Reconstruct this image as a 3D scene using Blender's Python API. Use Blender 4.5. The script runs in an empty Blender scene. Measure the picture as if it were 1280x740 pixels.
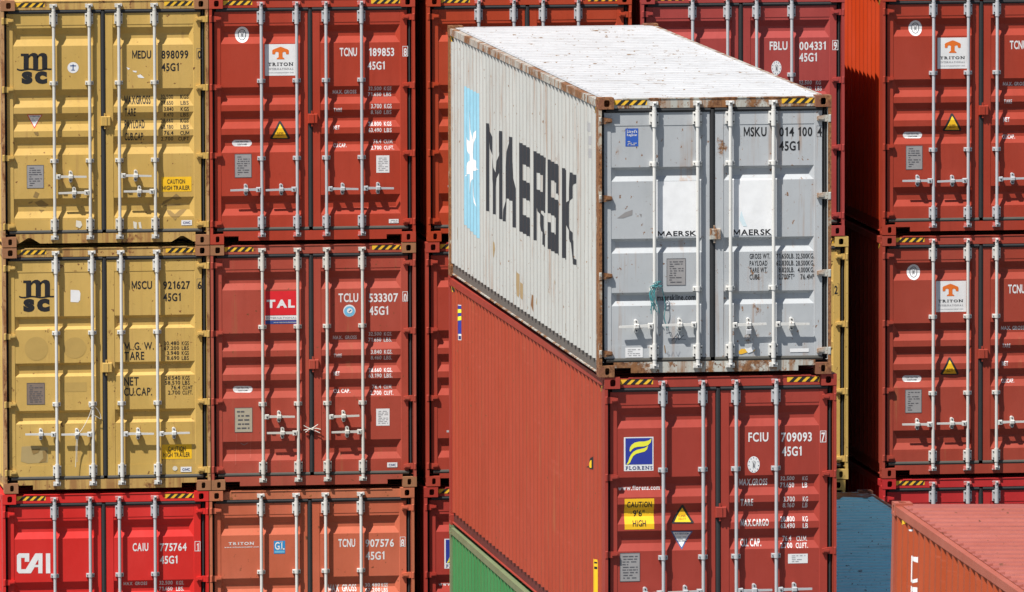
# Stacks of shipping containers seen through a long lens from a high point.
import bpy, bmesh, math, random
from mathutils import Vector, Matrix, Quaternion

scene = bpy.context.scene
COL = scene.collection

# ------------------------------------------------------------------ camera
CAM_Z = 15.75
F_PX, YAW, PITCH, ROLL = 12028.0, 0.13455, -0.09074, -0.002547
_cy, _sy, _cp, _sp = math.cos(YAW), math.sin(YAW), math.cos(PITCH), math.sin(PITCH)
_r = Vector((_cy, -_sy, 0)); _f = Vector((_sy*_cp, _cy*_cp, _sp)); _u = Vector((-_sy*_sp, -_cy*_sp, _cp))
_r2 = math.cos(ROLL)*_r + math.sin(ROLL)*_u; _u2 = math.cos(ROLL)*_u - math.sin(ROLL)*_r
cam_data = bpy.data.cameras.new('camera'); cam = bpy.data.objects.new('camera', cam_data); COL.objects.link(cam)
cam.matrix_world = Matrix(((_r2.x, _u2.x, -_f.x, 0), (_r2.y, _u2.y, -_f.y, 0), (_r2.z, _u2.z, -_f.z, CAM_Z), (0, 0, 0, 1)))
cam_data.sensor_width = 36.0; cam_data.lens = F_PX/1280*36.0
cam_data.clip_start = 1.0; cam_data.clip_end = 6000.0
cam_data.dof.use_dof = True; cam_data.dof.focus_distance = 107.0; cam_data.dof.aperture_fstop = 11.0
scene.camera = cam

# ------------------------------------------------------------------ light
TO_SUN = Vector((-1.15, -1.0, 2.50)).normalized()
world = bpy.data.worlds.new('World'); scene.world = world; world.use_nodes = True
wn = world.node_tree; wn.nodes.clear()
sky = wn.nodes.new('ShaderNodeTexSky'); sky.sky_type = 'NISHITA'; sky.sun_disc = False
sky.sun_elevation = math.asin(TO_SUN.z); sky.sun_rotation = math.atan2(TO_SUN.x, TO_SUN.y) % (2*math.pi)
sky.air_density = 1.0; sky.dust_density = 1.2; sky.ozone_density = 1.0
bg = wn.nodes.new('ShaderNodeBackground'); bg.inputs['Strength'].default_value = 0.062
wo = wn.nodes.new('ShaderNodeOutputWorld')
wn.links.new(sky.outputs[0], bg.inputs[0]); wn.links.new(bg.outputs[0], wo.inputs[0])
sun_data = bpy.data.lights.new('sun', 'SUN'); sun_data.energy = 5.0; sun_data.angle = math.radians(0.53); sun_data.color = (1.0, 0.955, 0.89)
sun = bpy.data.objects.new('sun', sun_data); COL.objects.link(sun)
sun.rotation_mode = 'QUATERNION'; sun.rotation_quaternion = (-TO_SUN).to_track_quat('-Z', 'Y'); sun.location = (0, 60, 60)
vs = scene.view_settings
vs.view_transform = 'Standard'; vs.look = 'None'; vs.gamma = 1.0; vs.exposure = 0.50; vs.use_curve_mapping = False

# ------------------------------------------------------------------ measured layout (metres): container origins, door and side graphics
ORIGIN = {'tan_top': (9.169, 112.254, 6.103),
 'tan_mid': (9.169, 112.254, 3.1959999999999997),
 'scarlet': (9.142000000000001, 112.254, 0.2889999999999997),
 'red_a': (11.615, 112.254, 6.103),
 'red_b': (11.615, 112.254, 3.1959999999999997),
 'salmon': (11.587, 112.254, 0.2889999999999997),
 'blank_a': (14.195, 112.254, 6.103),
 'blank_b': (14.171000000000001, 112.254, 3.1959999999999997),
 'blank_c': (14.145, 112.254, 0.2889999999999997),
 'rose': (16.745, 112.254, 6.103),
 'tan_side': (16.790000000000003, 112.254, 3.1959999999999997),
 'tan_low': (16.755000000000003, 112.254, 0.2889999999999997),
 'right_a': (19.637, 112.254, 6.103),
 'right_b': (19.637, 112.254, 3.1959999999999997),
 'right_c': (19.642, 112.254, 0.2889999999999997),
 'white': (14.173, 98.012, 5.891),
 'brick': (14.233, 98.022, 2.991),
 'green': (14.173, 98.012, 0.09100000000000019),
 'front': (14.935, 73.00800000000001, 3.006),
 'over_red_a': (11.625, 112.254, 9.01),
 'over_blank_a': (14.185, 112.254, 9.01),
 'blue': (16.7, 98.0, 0.404)}
DECALS = {
 'tan_top': [
  ('logo', [('p',[(0.233,2.272),
    (0.327,2.271),
    (0.327,2.252),
    (0.325,2.09),
    (0.265,2.091),
    (0.266,2.242),
    (0.233,2.242)],'black',1),
    ('p',[(0.32,2.237),
    (0.339,2.264),
    (0.37,2.278),
    (0.401,2.278),
    (0.429,2.263),
    (0.438,2.232),
    (0.438,2.198),
    (0.377,2.199),
    (0.378,2.222),
    (0.368,2.241),
    (0.351,2.241),
    (0.32,2.211)],'black',1),
    ('p',[(0.377,2.199),
    (0.438,2.198),
    (0.437,2.089),
    (0.377,2.089)],'black',1),
    ('p',[(0.426,2.236),
    (0.445,2.262),
    (0.476,2.277),
    (0.507,2.277),
    (0.535,2.261),
    (0.544,2.231),
    (0.544,2.197),
    (0.483,2.198),
    (0.483,2.22),
    (0.474,2.239),
    (0.457,2.24),
    (0.426,2.21)],'black',1),
    ('p',[(0.483,2.198),
    (0.544,2.197),
    (0.543,2.087),
    (0.482,2.088)],'black',1),
    ('p',[(0.187,2.1),
    (0.213,2.089),
    (0.238,2.086),
    (0.264,2.088),
    (0.289,2.092),
    (0.314,2.097),
    (0.34,2.098),
    (0.365,2.096),
    (0.391,2.091),
    (0.416,2.086),
    (0.441,2.084),
    (0.467,2.086),
    (0.492,2.09),
    (0.518,2.094),
    (0.543,2.096),
    (0.569,2.094),
    (0.594,2.095),
    (0.594,2.077),
    (0.568,2.075),
    (0.543,2.078),
    (0.518,2.076),
    (0.492,2.072),
    (0.467,2.067),
    (0.441,2.066),
    (0.416,2.068),
    (0.39,2.073),
    (0.365,2.078),
    (0.34,2.08),
    (0.314,2.078),
    (0.289,2.074),
    (0.263,2.07),
    (0.238,2.068),
    (0.213,2.07),
    (0.187,2.081)],'black',1),
    ('t','sc',0.241,1.93,0.541,2.063,'black','x',1)]),
  ('sticker', [('e',0.781,2.036,0.912,2.164,'white',1),
    ('s',[(0.812,2.123),
    (0.881,2.122)],0.012,'slate',2),
    ('s',[(0.847,2.139),
    (0.846,2.072)],0.012,'slate',2),
    ('s',[(0.824,2.072),
    (0.868,2.071)],0.008,'slate',2)]),
  ('warning_triangle', [('p',[(0.301,1.554),
    (0.39,1.388),
    (0.484,1.551)],'signal',1),
    ('p',[(0.316,1.545),
    (0.39,1.406),
    (0.47,1.543)],'white',2),
    ('t','ATTENTION',0.334,1.522,0.451,1.537,'navy','r',3),
    ('l',0.352,1.461,0.433,1.508,3,'grey',3)]),
  ('data_plate', [('r',0.293,0.687,0.493,0.96,'steel',1),
    ('o',0.293,0.687,0.493,0.96,0.004,'darkgrey',2),
    ('l',0.317,0.709,0.469,0.938,9,'darkgrey',2)]),
  ('placard_remnant', [('p',[(0.395,0.651),
    (0.441,0.624),
    (0.414,0.57),
    (0.364,0.585)],'smudge',1)]),
  ('placard_remnant', [('p',[(0.384,0.517),
    (0.465,0.549),
    (0.554,0.486),
    (0.509,0.454),
    (0.434,0.472)],'smudge',1)]),
  ('placard_remnant', [('p',[(0.434,0.431),
    (0.501,0.426),
    (0.464,0.396)],'smudge',1)]),
  ('placard_remnant', [('p',[(0.312,0.518),
    (0.363,0.534),
    (0.359,0.513),
    (0.318,0.502)],'smudge',1)]),
  ('placard_remnant', [('p',[(0.379,1.348),
    (0.43,1.351),
    (0.44,1.306),
    (0.399,1.311)],'smudge',1)]),
  ('owner_code', [('t','MEDU',1.544,2.2,1.767,2.295,'black','b',1)]),
  ('serial_number', [('t','898099',1.889,2.196,2.205,2.29,'black','b',1)]),
  ('check_digit', [('o',2.303,2.185,2.371,2.313,0.003,'darkgrey',1),
    ('t','0',2.315,2.195,2.356,2.284,'black','b',1)]),
  ('size_code', [('t','45G1',1.888,2.049,2.092,2.143,'black','b',1)]),
  ('scuff', [('p',[(1.476,2.099),
    (1.517,2.082),
    (1.496,2.066)],'white',1)]),
  ('scuff', [('p',[(1.547,2.057),
    (1.598,2.053),
    (1.59,2.033),
    (1.557,2.041)],'white',1)]),
  ('scuff', [('p',[(1.602,2.0),
    (1.639,2.012),
    (1.687,1.97),
    (1.663,1.967),
    (1.614,1.975)],'white',1)]),
  ('scuff', [('p',[(1.542,0.283),
    (1.587,0.268),
    (1.583,0.191),
    (1.55,0.202)],'palewhite',1)]),
  ('scuff', [('p',[(1.604,0.268),
    (1.632,0.276),
    (1.644,0.194),
    (1.617,0.201)],'palewhite',1)]),
  ('scuff', [('p',[(0.871,0.303),
    (0.928,0.292),
    (0.942,0.245),
    (0.915,0.21),
    (0.866,0.231)],'palewhite',1)]),
  ('weight_table', [('t','MAXGROSS',1.453,1.664,1.759,1.762,'black','b',1),
    ('t','32.500',1.882,1.72,2.027,1.767,'black','r',1),
    ('t','KGS',2.112,1.717,2.209,1.765,'black','r',1),
    ('t','71.650',1.881,1.65,2.026,1.696,'black','r',1),
    ('t','LBS',2.112,1.648,2.208,1.693,'black','r',1),
    ('t','TARE',1.452,1.521,1.581,1.615,'black','b',1),
    ('t','3.840',1.916,1.579,2.026,1.624,'black','r',1),
    ('t','KGS',2.111,1.576,2.208,1.622,'black','r',1),
    ('t','8.470',1.915,1.509,2.026,1.555,'black','r',1),
    ('t','LBS',2.111,1.507,2.207,1.553,'black','r',1),
    ('t','PAYLOAD',1.451,1.379,1.688,1.474,'black','b',1),
    ('t','28.660',1.88,1.439,2.025,1.486,'black','r',1),
    ('t','KGS',2.111,1.436,2.207,1.483,'black','r',1),
    ('t','63.180',1.88,1.366,2.025,1.413,'black','r',1),
    ('t','LBS',2.11,1.363,2.207,1.411,'black','r',1),
    ('t','CUB.CAP.',1.45,1.237,1.679,1.327,'black','b',1),
    ('t','76.4',1.914,1.296,2.024,1.344,'black','r',1),
    ('t','CUM',2.104,1.294,2.21,1.341,'black','r',1),
    ('t','2.700',1.879,1.227,2.024,1.272,'black','r',1),
    ('t','CUFT',2.083,1.225,2.21,1.27,'black','r',1)]),
  ('caution_sticker', [('r',1.881,0.626,2.234,0.8,'amber',1),
    ('t','CAUTION',1.947,0.721,2.158,0.773,'black','r',2),
    ('t','HIGH TRAILER',1.892,0.646,2.213,0.697,'black','r',2)]),
  ('placard_remnant', [('p',[(1.874,0.456),
    (1.905,0.509),
    (1.987,0.549),
    (2.055,0.603),
    (2.12,0.541),
    (2.059,0.527),
    (2.014,0.542),
    (1.936,0.488)],'smudge',1)]),
  ('placard_remnant', [('p',[(1.939,0.41),
    (1.986,0.402),
    (2.037,0.358),
    (2.099,0.408),
    (2.181,0.415),
    (2.135,0.367),
    (2.037,0.291),
    (1.959,0.359)],'smudge',1)]),
  ('placard_remnant', [('p',[(1.915,0.468),
    (2.099,0.478),
    (2.107,0.461),
    (1.919,0.452)],'smudge',1)]),
  ('sticker', [('r',2.112,0.228,2.237,0.288,'white',1),
    ('t','CIMC',2.131,0.244,2.218,0.273,'navy','b',2)]),
 ],
 'red_a': [
  ('emblem', [('e',0.316,2.369,0.481,2.559,'white',1),
    ('e',0.351,2.398,0.446,2.531,'darkgrey',2),
    ('e',0.36,2.406,0.437,2.522,'white',3),
    ('s',[(0.374,2.503),
    (0.39,2.474),
    (0.386,2.421)],0.0045,'darkgrey',4),
    ('s',[(0.422,2.504),
    (0.408,2.464),
    (0.415,2.424)],0.0045,'darkgrey',4),
    ('s',[(0.378,2.493),
    (0.399,2.51),
    (0.419,2.493)],0.0045,'darkgrey',4),
    ('s',[(0.399,2.483),
    (0.4,2.435)],0.007,'darkgrey',4)]),
  ('logo_panel', [('r',0.664,1.978,1.038,2.349,'white',1),
    ('p',[(0.751,2.276),
    (0.763,2.287),
    (0.826,2.311),
    (0.85,2.319),
    (0.873,2.311),
    (0.936,2.285),
    (0.948,2.273),
    (0.948,2.232),
    (0.936,2.227),
    (0.916,2.23),
    (0.909,2.256),
    (0.889,2.259),
    (0.873,2.251),
    (0.873,2.195),
    (0.892,2.183),
    (0.896,2.171),
    (0.802,2.172),
    (0.806,2.184),
    (0.826,2.196),
    (0.826,2.251),
    (0.81,2.26),
    (0.791,2.258),
    (0.783,2.231),
    (0.763,2.229),
    (0.751,2.235)],'orange',2),
    ('t','TRITON',0.701,2.094,1.0,2.133,'black','s',2),
    ('t','INTERNATIONAL',0.701,2.047,1.0,2.07,'grey','s',2),
    ('t','www.tritoncontainer.com',0.701,2.008,1.004,2.023,'grey','r',2)]),
  ('warning_triangle', [('p',[(0.831,1.438),
    (0.852,1.438),
    (0.962,1.241),
    (0.951,1.224),
    (0.732,1.227),
    (0.722,1.244)],'black',1),
    ('p',[(0.841,1.407),
    (0.93,1.24),
    (0.753,1.242)],'amber',2),
    ('t','SUPER',0.8,1.293,0.882,1.311,'brown','r',3),
    ('t','HEAVY',0.8,1.265,0.882,1.283,'brown','r',3)]),
  ('sticker', [('p',[(0.471,1.147),
    (0.482,1.148),
    (0.493,1.154),
    (0.501,1.162),
    (0.507,1.172),
    (0.509,1.184),
    (0.507,1.196),
    (0.502,1.206),
    (0.493,1.215),
    (0.483,1.22),
    (0.471,1.222),
    (0.314,1.224),
    (0.302,1.223),
    (0.291,1.217),
    (0.283,1.209),
    (0.277,1.199),
    (0.275,1.187),
    (0.277,1.175),
    (0.283,1.165),
    (0.291,1.156),
    (0.301,1.151),
    (0.313,1.149)],'white',1),
    ('t','CORTEN STEEL',0.316,1.193,0.468,1.209,'darkgrey','r',2),
    ('t','CONTAINER',0.337,1.162,0.451,1.179,'darkgrey','r',2)]),
  ('data_plate', [('r',0.3,0.781,0.5,1.061,'steel',1),
    ('o',0.3,0.781,0.5,1.061,0.004,'darkgrey',2),
    ('l',0.324,0.804,0.476,1.038,9,'darkgrey',2)]),
  ('owner_code', [('t','TCNU',1.55,2.201,1.755,2.298,'white','b',1)]),
  ('serial_number', [('t','189853',1.894,2.197,2.196,2.293,'white','b',1)]),
  ('check_digit', [('o',2.295,2.188,2.359,2.31,0.006,'white',1),
    ('t','8',2.309,2.196,2.346,2.287,'white','b',1)]),
  ('size_code', [('t','45G1',1.881,2.038,2.083,2.133,'white','b',1)]),
  ('weight_table', [('t','MAX. GROSS',1.47,1.755,1.749,1.8,'white','b',1),
    ('t','32.500',1.889,1.79,2.045,1.835,'white','r',1),
    ('t','KGS',2.075,1.788,2.164,1.834,'white','r',1),
    ('t','71.650',1.888,1.721,2.045,1.766,'white','r',1),
    ('t','LBS',2.075,1.719,2.164,1.765,'white','r',1),
    ('t','TARE',1.475,1.544,1.574,1.588,'white','b',1),
    ('t','3.700',1.919,1.58,2.044,1.631,'white','r',1),
    ('t','KGS',2.075,1.578,2.163,1.63,'white','r',1),
    ('t','8.160',1.918,1.51,2.044,1.558,'white','r',1),
    ('t','LBS',2.074,1.508,2.163,1.556,'white','r',1),
    ('t','NET',1.474,1.336,1.546,1.38,'white','b',1),
    ('t','28.800',1.887,1.372,2.043,1.419,'white','r',1),
    ('t','KGS',2.074,1.37,2.162,1.418,'white','r',1),
    ('t','63.490',1.887,1.299,2.043,1.346,'white','r',1),
    ('t','LBS',2.074,1.296,2.162,1.344,'white','r',1),
    ('t','CU.CAP.',1.474,1.124,1.628,1.167,'white','b',1),
    ('t','76.4',1.95,1.163,2.042,1.209,'white','r',1),
    ('t','CU.M.',2.073,1.161,2.182,1.207,'white','r',1),
    ('t','2.700',1.919,1.092,2.042,1.135,'white','r',1),
    ('t','CU.FT.',2.073,1.09,2.19,1.133,'white','r',1)]),
  ('sticker', [('r',1.979,0.817,2.134,1.021,'white',1),
    ('l',1.998,0.837,2.116,1.001,8,'grey',2)]),
  ('sticker', [('r',2.125,0.219,2.24,0.267,'white',1),
    ('l',2.139,0.224,2.227,0.262,2,'grey',2)]),
 ],
 'right_a': [
  ('emblem', [('e',0.329,2.361,0.491,2.546,'white',1),
    ('e',0.363,2.389,0.457,2.519,'darkgrey',2),
    ('e',0.372,2.397,0.448,2.51,'white',3),
    ('s',[(0.386,2.491),
    (0.402,2.463),
    (0.398,2.412)],0.0045,'darkgrey',4),
    ('s',[(0.433,2.493),
    (0.42,2.454),
    (0.426,2.414)],0.0045,'darkgrey',4),
    ('s',[(0.39,2.482),
    (0.41,2.499),
    (0.43,2.482)],0.0045,'darkgrey',4),
    ('s',[(0.41,2.472),
    (0.412,2.426)],0.007,'darkgrey',4)]),
  ('logo_panel', [('r',0.673,1.968,1.043,2.337,'white',1),
    ('p',[(0.76,2.262),
    (0.771,2.273),
    (0.833,2.298),
    (0.856,2.305),
    (0.879,2.298),
    (0.94,2.271),
    (0.952,2.259),
    (0.952,2.218),
    (0.94,2.212),
    (0.921,2.215),
    (0.913,2.242),
    (0.894,2.245),
    (0.879,2.236),
    (0.879,2.179),
    (0.898,2.167),
    (0.902,2.155),
    (0.81,2.156),
    (0.814,2.168),
    (0.833,2.18),
    (0.833,2.237),
    (0.817,2.246),
    (0.798,2.243),
    (0.791,2.216),
    (0.771,2.214),
    (0.76,2.22)],'orange',2),
    ('t','TRITON',0.703,2.082,1.003,2.114,'black','s',2),
    ('t','INTERNATIONAL',0.704,2.036,1.003,2.056,'grey','s',2),
    ('t','www.tritoncontainer.com',0.704,1.996,1.003,2.011,'grey','r',2)]),
  ('owner_code', [('t','TCNU',1.545,2.194,1.751,2.293,'white','b',1)]),
  ('weight_table', [('t','MAX. GROSS',1.469,1.756,1.748,1.8,'white','b',1),
    ('t','TARE',1.475,1.546,1.572,1.593,'white','b',1),
    ('t','NET',1.469,1.328,1.544,1.379,'white','b',1),
    ('t','CU.CAP.',1.462,1.125,1.614,1.171,'white','b',1)]),
  ('warning_triangle', [('p',[(0.844,1.432),
    (0.864,1.432),
    (0.97,1.237),
    (0.96,1.221),
    (0.749,1.223),
    (0.739,1.239)],'black',1),
    ('p',[(0.854,1.402),
    (0.94,1.236),
    (0.769,1.238)],'amber',2),
    ('t','SUPER',0.815,1.286,0.893,1.304,'brown','r',3),
    ('t','HEAVY',0.815,1.259,0.893,1.276,'brown','r',3)]),
  ('sticker', [('p',[(0.456,1.141),
    (0.468,1.143),
    (0.479,1.148),
    (0.487,1.156),
    (0.493,1.167),
    (0.495,1.179),
    (0.493,1.19),
    (0.487,1.201),
    (0.479,1.21),
    (0.468,1.215),
    (0.456,1.217),
    (0.303,1.219),
    (0.291,1.217),
    (0.28,1.212),
    (0.272,1.204),
    (0.266,1.193),
    (0.264,1.181),
    (0.266,1.17),
    (0.272,1.159),
    (0.28,1.151),
    (0.291,1.145),
    (0.303,1.143)],'white',1),
    ('t','CORTEN STEEL',0.305,1.187,0.454,1.203,'darkgrey','r',2),
    ('t','CONTAINER',0.325,1.157,0.438,1.173,'darkgrey','r',2)]),
  ('data_plate', [('r',0.293,0.772,0.493,1.057,'steel',1),
    ('o',0.293,0.772,0.493,1.057,0.004,'darkgrey',2),
    ('l',0.317,0.795,0.469,1.034,9,'darkgrey',2)]),
 ],
 'right_b': [
  ('emblem', [('e',0.311,2.361,0.472,2.547,'white',1),
    ('e',0.345,2.389,0.438,2.519,'darkgrey',2),
    ('e',0.354,2.397,0.43,2.511,'white',3),
    ('s',[(0.367,2.492),
    (0.383,2.464),
    (0.38,2.412)],0.0045,'darkgrey',4),
    ('s',[(0.414,2.493),
    (0.401,2.454),
    (0.408,2.414)],0.0045,'darkgrey',4),
    ('s',[(0.371,2.483),
    (0.392,2.499),
    (0.412,2.482)],0.0045,'darkgrey',4),
    ('s',[(0.392,2.473),
    (0.393,2.426)],0.007,'darkgrey',4)]),
  ('logo_panel', [('r',0.657,1.974,1.023,2.343,'white',1),
    ('p',[(0.738,2.267),
    (0.749,2.279),
    (0.811,2.303),
    (0.834,2.31),
    (0.857,2.302),
    (0.919,2.276),
    (0.93,2.264),
    (0.93,2.223),
    (0.919,2.218),
    (0.9,2.221),
    (0.892,2.247),
    (0.873,2.251),
    (0.857,2.242),
    (0.857,2.186),
    (0.877,2.175),
    (0.88,2.163),
    (0.788,2.164),
    (0.792,2.176),
    (0.811,2.187),
    (0.811,2.243),
    (0.796,2.252),
    (0.776,2.249),
    (0.769,2.223),
    (0.75,2.22),
    (0.738,2.226)],'orange',2),
    ('t','TRITON',0.686,2.09,0.987,2.121,'black','s',2),
    ('t','INTERNATIONAL',0.686,2.043,0.987,2.063,'grey','s',2),
    ('t','www.tritoncontainer.com',0.686,2.003,0.988,2.015,'grey','r',2)]),
  ('owner_code', [('t','TCNU',1.531,2.187,1.737,2.29,'white','b',1)]),
  ('weight_table', [('t','MAX. GROSS',1.454,1.747,1.734,1.793,'white','b',1),
    ('t','TARE',1.463,1.536,1.56,1.583,'white','b',1),
    ('t','NET',1.459,1.322,1.532,1.373,'white','b',1),
    ('t','CU.CAP.',1.456,1.115,1.61,1.161,'white','b',1)]),
  ('warning_triangle', [('p',[(0.818,1.426),
    (0.839,1.426),
    (0.942,1.232),
    (0.932,1.216),
    (0.727,1.219),
    (0.717,1.235)],'black',1),
    ('p',[(0.828,1.397),
    (0.913,1.231),
    (0.746,1.233)],'amber',2),
    ('t','SUPER',0.79,1.28,0.867,1.297,'brown','r',3),
    ('t','HEAVY',0.79,1.254,0.867,1.27,'brown','r',3)]),
  ('sticker', [('p',[(0.451,1.139),
    (0.463,1.141),
    (0.474,1.146),
    (0.483,1.155),
    (0.488,1.166),
    (0.49,1.178),
    (0.488,1.19),
    (0.483,1.201),
    (0.474,1.21),
    (0.463,1.215),
    (0.451,1.217),
    (0.299,1.22),
    (0.287,1.218),
    (0.276,1.213),
    (0.267,1.204),
    (0.261,1.193),
    (0.26,1.181),
    (0.262,1.169),
    (0.267,1.158),
    (0.276,1.149),
    (0.287,1.144),
    (0.299,1.142)],'white',1),
    ('t','CORTEN STEEL',0.3,1.187,0.45,1.202,'darkgrey','r',2),
    ('t','CONTAINER',0.32,1.156,0.434,1.173,'darkgrey','r',2)]),
  ('data_plate', [('r',0.288,0.773,0.487,1.054,'steel',1),
    ('o',0.288,0.773,0.487,1.054,0.004,'darkgrey',2),
    ('l',0.312,0.795,0.463,1.032,9,'darkgrey',2)]),
 ],
 'tan_mid': [
  ('logo', [('p',[(0.243,2.509),
    (0.337,2.508),
    (0.337,2.488),
    (0.336,2.32),
    (0.275,2.321),
    (0.276,2.478),
    (0.243,2.478)],'black',1),
    ('p',[(0.331,2.473),
    (0.35,2.5),
    (0.382,2.515),
    (0.413,2.515),
    (0.442,2.499),
    (0.451,2.467),
    (0.451,2.432),
    (0.389,2.433),
    (0.389,2.456),
    (0.38,2.476),
    (0.362,2.476),
    (0.331,2.445)],'black',1),
    ('p',[(0.389,2.433),
    (0.451,2.432),
    (0.45,2.318),
    (0.388,2.319)],'black',1),
    ('p',[(0.438,2.471),
    (0.457,2.498),
    (0.489,2.514),
    (0.521,2.513),
    (0.549,2.497),
    (0.558,2.466),
    (0.558,2.43),
    (0.496,2.431),
    (0.496,2.455),
    (0.487,2.475),
    (0.47,2.475),
    (0.438,2.444)],'black',1),
    ('p',[(0.496,2.431),
    (0.558,2.43),
    (0.557,2.317),
    (0.496,2.318)],'black',1),
    ('p',[(0.193,2.33),
    (0.218,2.319),
    (0.244,2.317),
    (0.27,2.318),
    (0.295,2.323),
    (0.321,2.327),
    (0.347,2.328),
    (0.373,2.326),
    (0.398,2.321),
    (0.424,2.316),
    (0.45,2.314),
    (0.475,2.315),
    (0.501,2.32),
    (0.527,2.324),
    (0.553,2.325),
    (0.578,2.323),
    (0.604,2.324),
    (0.604,2.306),
    (0.578,2.305),
    (0.552,2.307),
    (0.527,2.305),
    (0.501,2.301),
    (0.475,2.297),
    (0.449,2.295),
    (0.424,2.298),
    (0.398,2.303),
    (0.372,2.308),
    (0.347,2.31),
    (0.321,2.309),
    (0.295,2.304),
    (0.269,2.3),
    (0.244,2.299),
    (0.218,2.301),
    (0.192,2.312)],'black',1),
    ('t','sc',0.242,2.154,0.553,2.292,'black','x',1)]),
  ('sticker', [('p',[(0.8,2.391),
    (0.857,2.388),
    (0.902,2.383),
    (0.916,2.348),
    (0.91,2.267),
    (0.889,2.242),
    (0.799,2.248)],'white',1)]),
  ('data_plate', [('r',0.275,1.043,0.487,1.299,'brownsteel',1),
    ('o',0.275,1.043,0.487,1.299,0.004,'darkgrey',2),
    ('l',0.3,1.063,0.462,1.278,9,'darkgrey',2)]),
  ('placard_remnant', [('r',0.704,1.187,0.981,1.297,'ghost',1)]),
  ('placard_remnant', [('e',0.252,1.562,0.531,1.843,'ghost',1)]),
  ('placard_remnant', [('e',0.709,1.581,0.98,1.83,'ghost',1)]),
  ('placard_remnant', [('p',[(0.21,0.547),
    (0.343,0.555),
    (0.522,0.535),
    (0.517,0.357),
    (0.28,0.347),
    (0.199,0.373)],'dust',1)]),
  ('placard_remnant', [('p',[(0.322,0.514),
    (0.435,0.522),
    (0.404,0.472),
    (0.342,0.452)],'smudge',2)]),
  ('placard_remnant', [('p',[(0.455,0.491),
    (0.51,0.499),
    (0.501,0.368),
    (0.413,0.353),
    (0.464,0.409)],'smudge',2)]),
  ('owner_code', [('t','MSCU',1.521,2.39,1.761,2.485,'black','b',1)]),
  ('serial_number', [('t','921627',1.893,2.385,2.211,2.478,'black','b',1)]),
  ('check_digit', [('o',2.29,2.383,2.356,2.501,0.003,'darkgrey',1),
    ('t','6',2.3,2.383,2.348,2.472,'black','b',1)]),
  ('size_code', [('t','45G1',1.892,2.242,2.099,2.337,'black','b',1)]),
  ('weight_table', [('t','M. G. W.',1.431,1.672,1.779,1.763,'black','r',1),
    ('t','30.480',1.897,1.72,2.078,1.765,'black','r',1),
    ('t','KGS',2.108,1.717,2.192,1.763,'black','r',1),
    ('t','67.200',1.897,1.665,2.077,1.707,'black','r',1),
    ('t','LBS',2.108,1.662,2.192,1.705,'black','r',1),
    ('t','TARE',1.43,1.554,1.664,1.648,'black','r',1),
    ('t','3.940',1.933,1.605,2.077,1.65,'black','r',1),
    ('t','KGS',2.107,1.602,2.192,1.648,'black','r',1),
    ('t','8.690',1.933,1.546,2.077,1.591,'black','r',1),
    ('t','LBS',2.107,1.543,2.191,1.589,'black','r',1),
    ('t','NET',1.422,1.251,1.597,1.349,'black','r',1),
    ('t','26.540',1.907,1.311,2.088,1.357,'black','r',1),
    ('t','KGS',2.114,1.308,2.2,1.355,'black','r',1),
    ('t','58.510',1.907,1.254,2.087,1.3,'black','r',1),
    ('t','LBS',2.114,1.25,2.2,1.298,'black','r',1),
    ('t','CU.CAP.',1.421,1.13,1.755,1.223,'black','r',1),
    ('t','76.4',1.978,1.195,2.087,1.243,'black','r',1),
    ('t','CU.MT',2.113,1.193,2.234,1.24,'black','r',1),
    ('t','2.700',1.943,1.136,2.087,1.183,'black','r',1),
    ('t','CU.FT.',2.113,1.134,2.234,1.181,'black','r',1)]),
  ('caution_sticker', [('r',1.867,0.371,2.22,0.544,'amber',1),
    ('t','CAUTION',1.939,0.466,2.148,0.52,'black','r',2),
    ('t','HIGH TRAILER',1.881,0.395,2.199,0.448,'black','r',2)]),
  ('sticker', [('r',2.087,0.216,2.215,0.277,'white',1),
    ('t','CIMC',2.106,0.231,2.195,0.261,'navy','b',2)]),
  ('scuff', [('e',1.991,0.232,2.049,0.288,'palewhite',1)]),
 ],
 'red_b': [
  ('logo_panel', [('r',0.654,2.056,1.037,2.341,'signal',1),
    ('r',0.654,1.999,1.036,2.05,'white',1),
    ('r',0.654,1.952,1.036,1.993,'navyblue',1),
    ('t','TAL',0.671,2.148,1.004,2.239,'white','x',2),
    ('t','INTERNATIONAL',0.662,2.013,1.026,2.034,'grey','r',2),
    ('t','www.talinternational.com',0.752,1.964,1.025,1.977,'palewhite','r',2)]),
  ('sticker', [('p',[(0.464,1.141),
    (0.476,1.143),
    (0.487,1.148),
    (0.495,1.156),
    (0.5,1.167),
    (0.502,1.179),
    (0.501,1.19),
    (0.495,1.201),
    (0.487,1.209),
    (0.476,1.215),
    (0.465,1.217),
    (0.309,1.22),
    (0.297,1.218),
    (0.286,1.213),
    (0.278,1.204),
    (0.273,1.194),
    (0.271,1.182),
    (0.272,1.171),
    (0.278,1.16),
    (0.286,1.151),
    (0.297,1.146),
    (0.308,1.144)],'white',1),
    ('t','CORTEN STEEL',0.312,1.188,0.461,1.204,'darkgrey','r',2),
    ('t','CONTAINER',0.332,1.157,0.445,1.173,'darkgrey','r',2)]),
  ('data_plate', [('r',0.284,0.674,0.495,0.966,'parchment',1),
    ('o',0.284,0.674,0.495,0.966,0.004,'darkgrey',2),
    ('l',0.31,0.698,0.47,0.943,5,'darkgrey',2)]),
  ('scuff', [('s',[(0.305,0.658),
    (0.293,0.289)],0.004,'dustred',1)]),
  ('scuff', [('s',[(0.479,0.655),
    (0.47,0.368)],0.004,'dustred',1)]),
  ('scuff', [('s',[(0.355,0.544),
    (0.396,0.523),
    (0.442,0.547)],0.006,'smudge2',1)]),
  ('owner_code', [('t','TCLU',1.523,2.201,1.758,2.302,'white','b',1)]),
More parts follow.
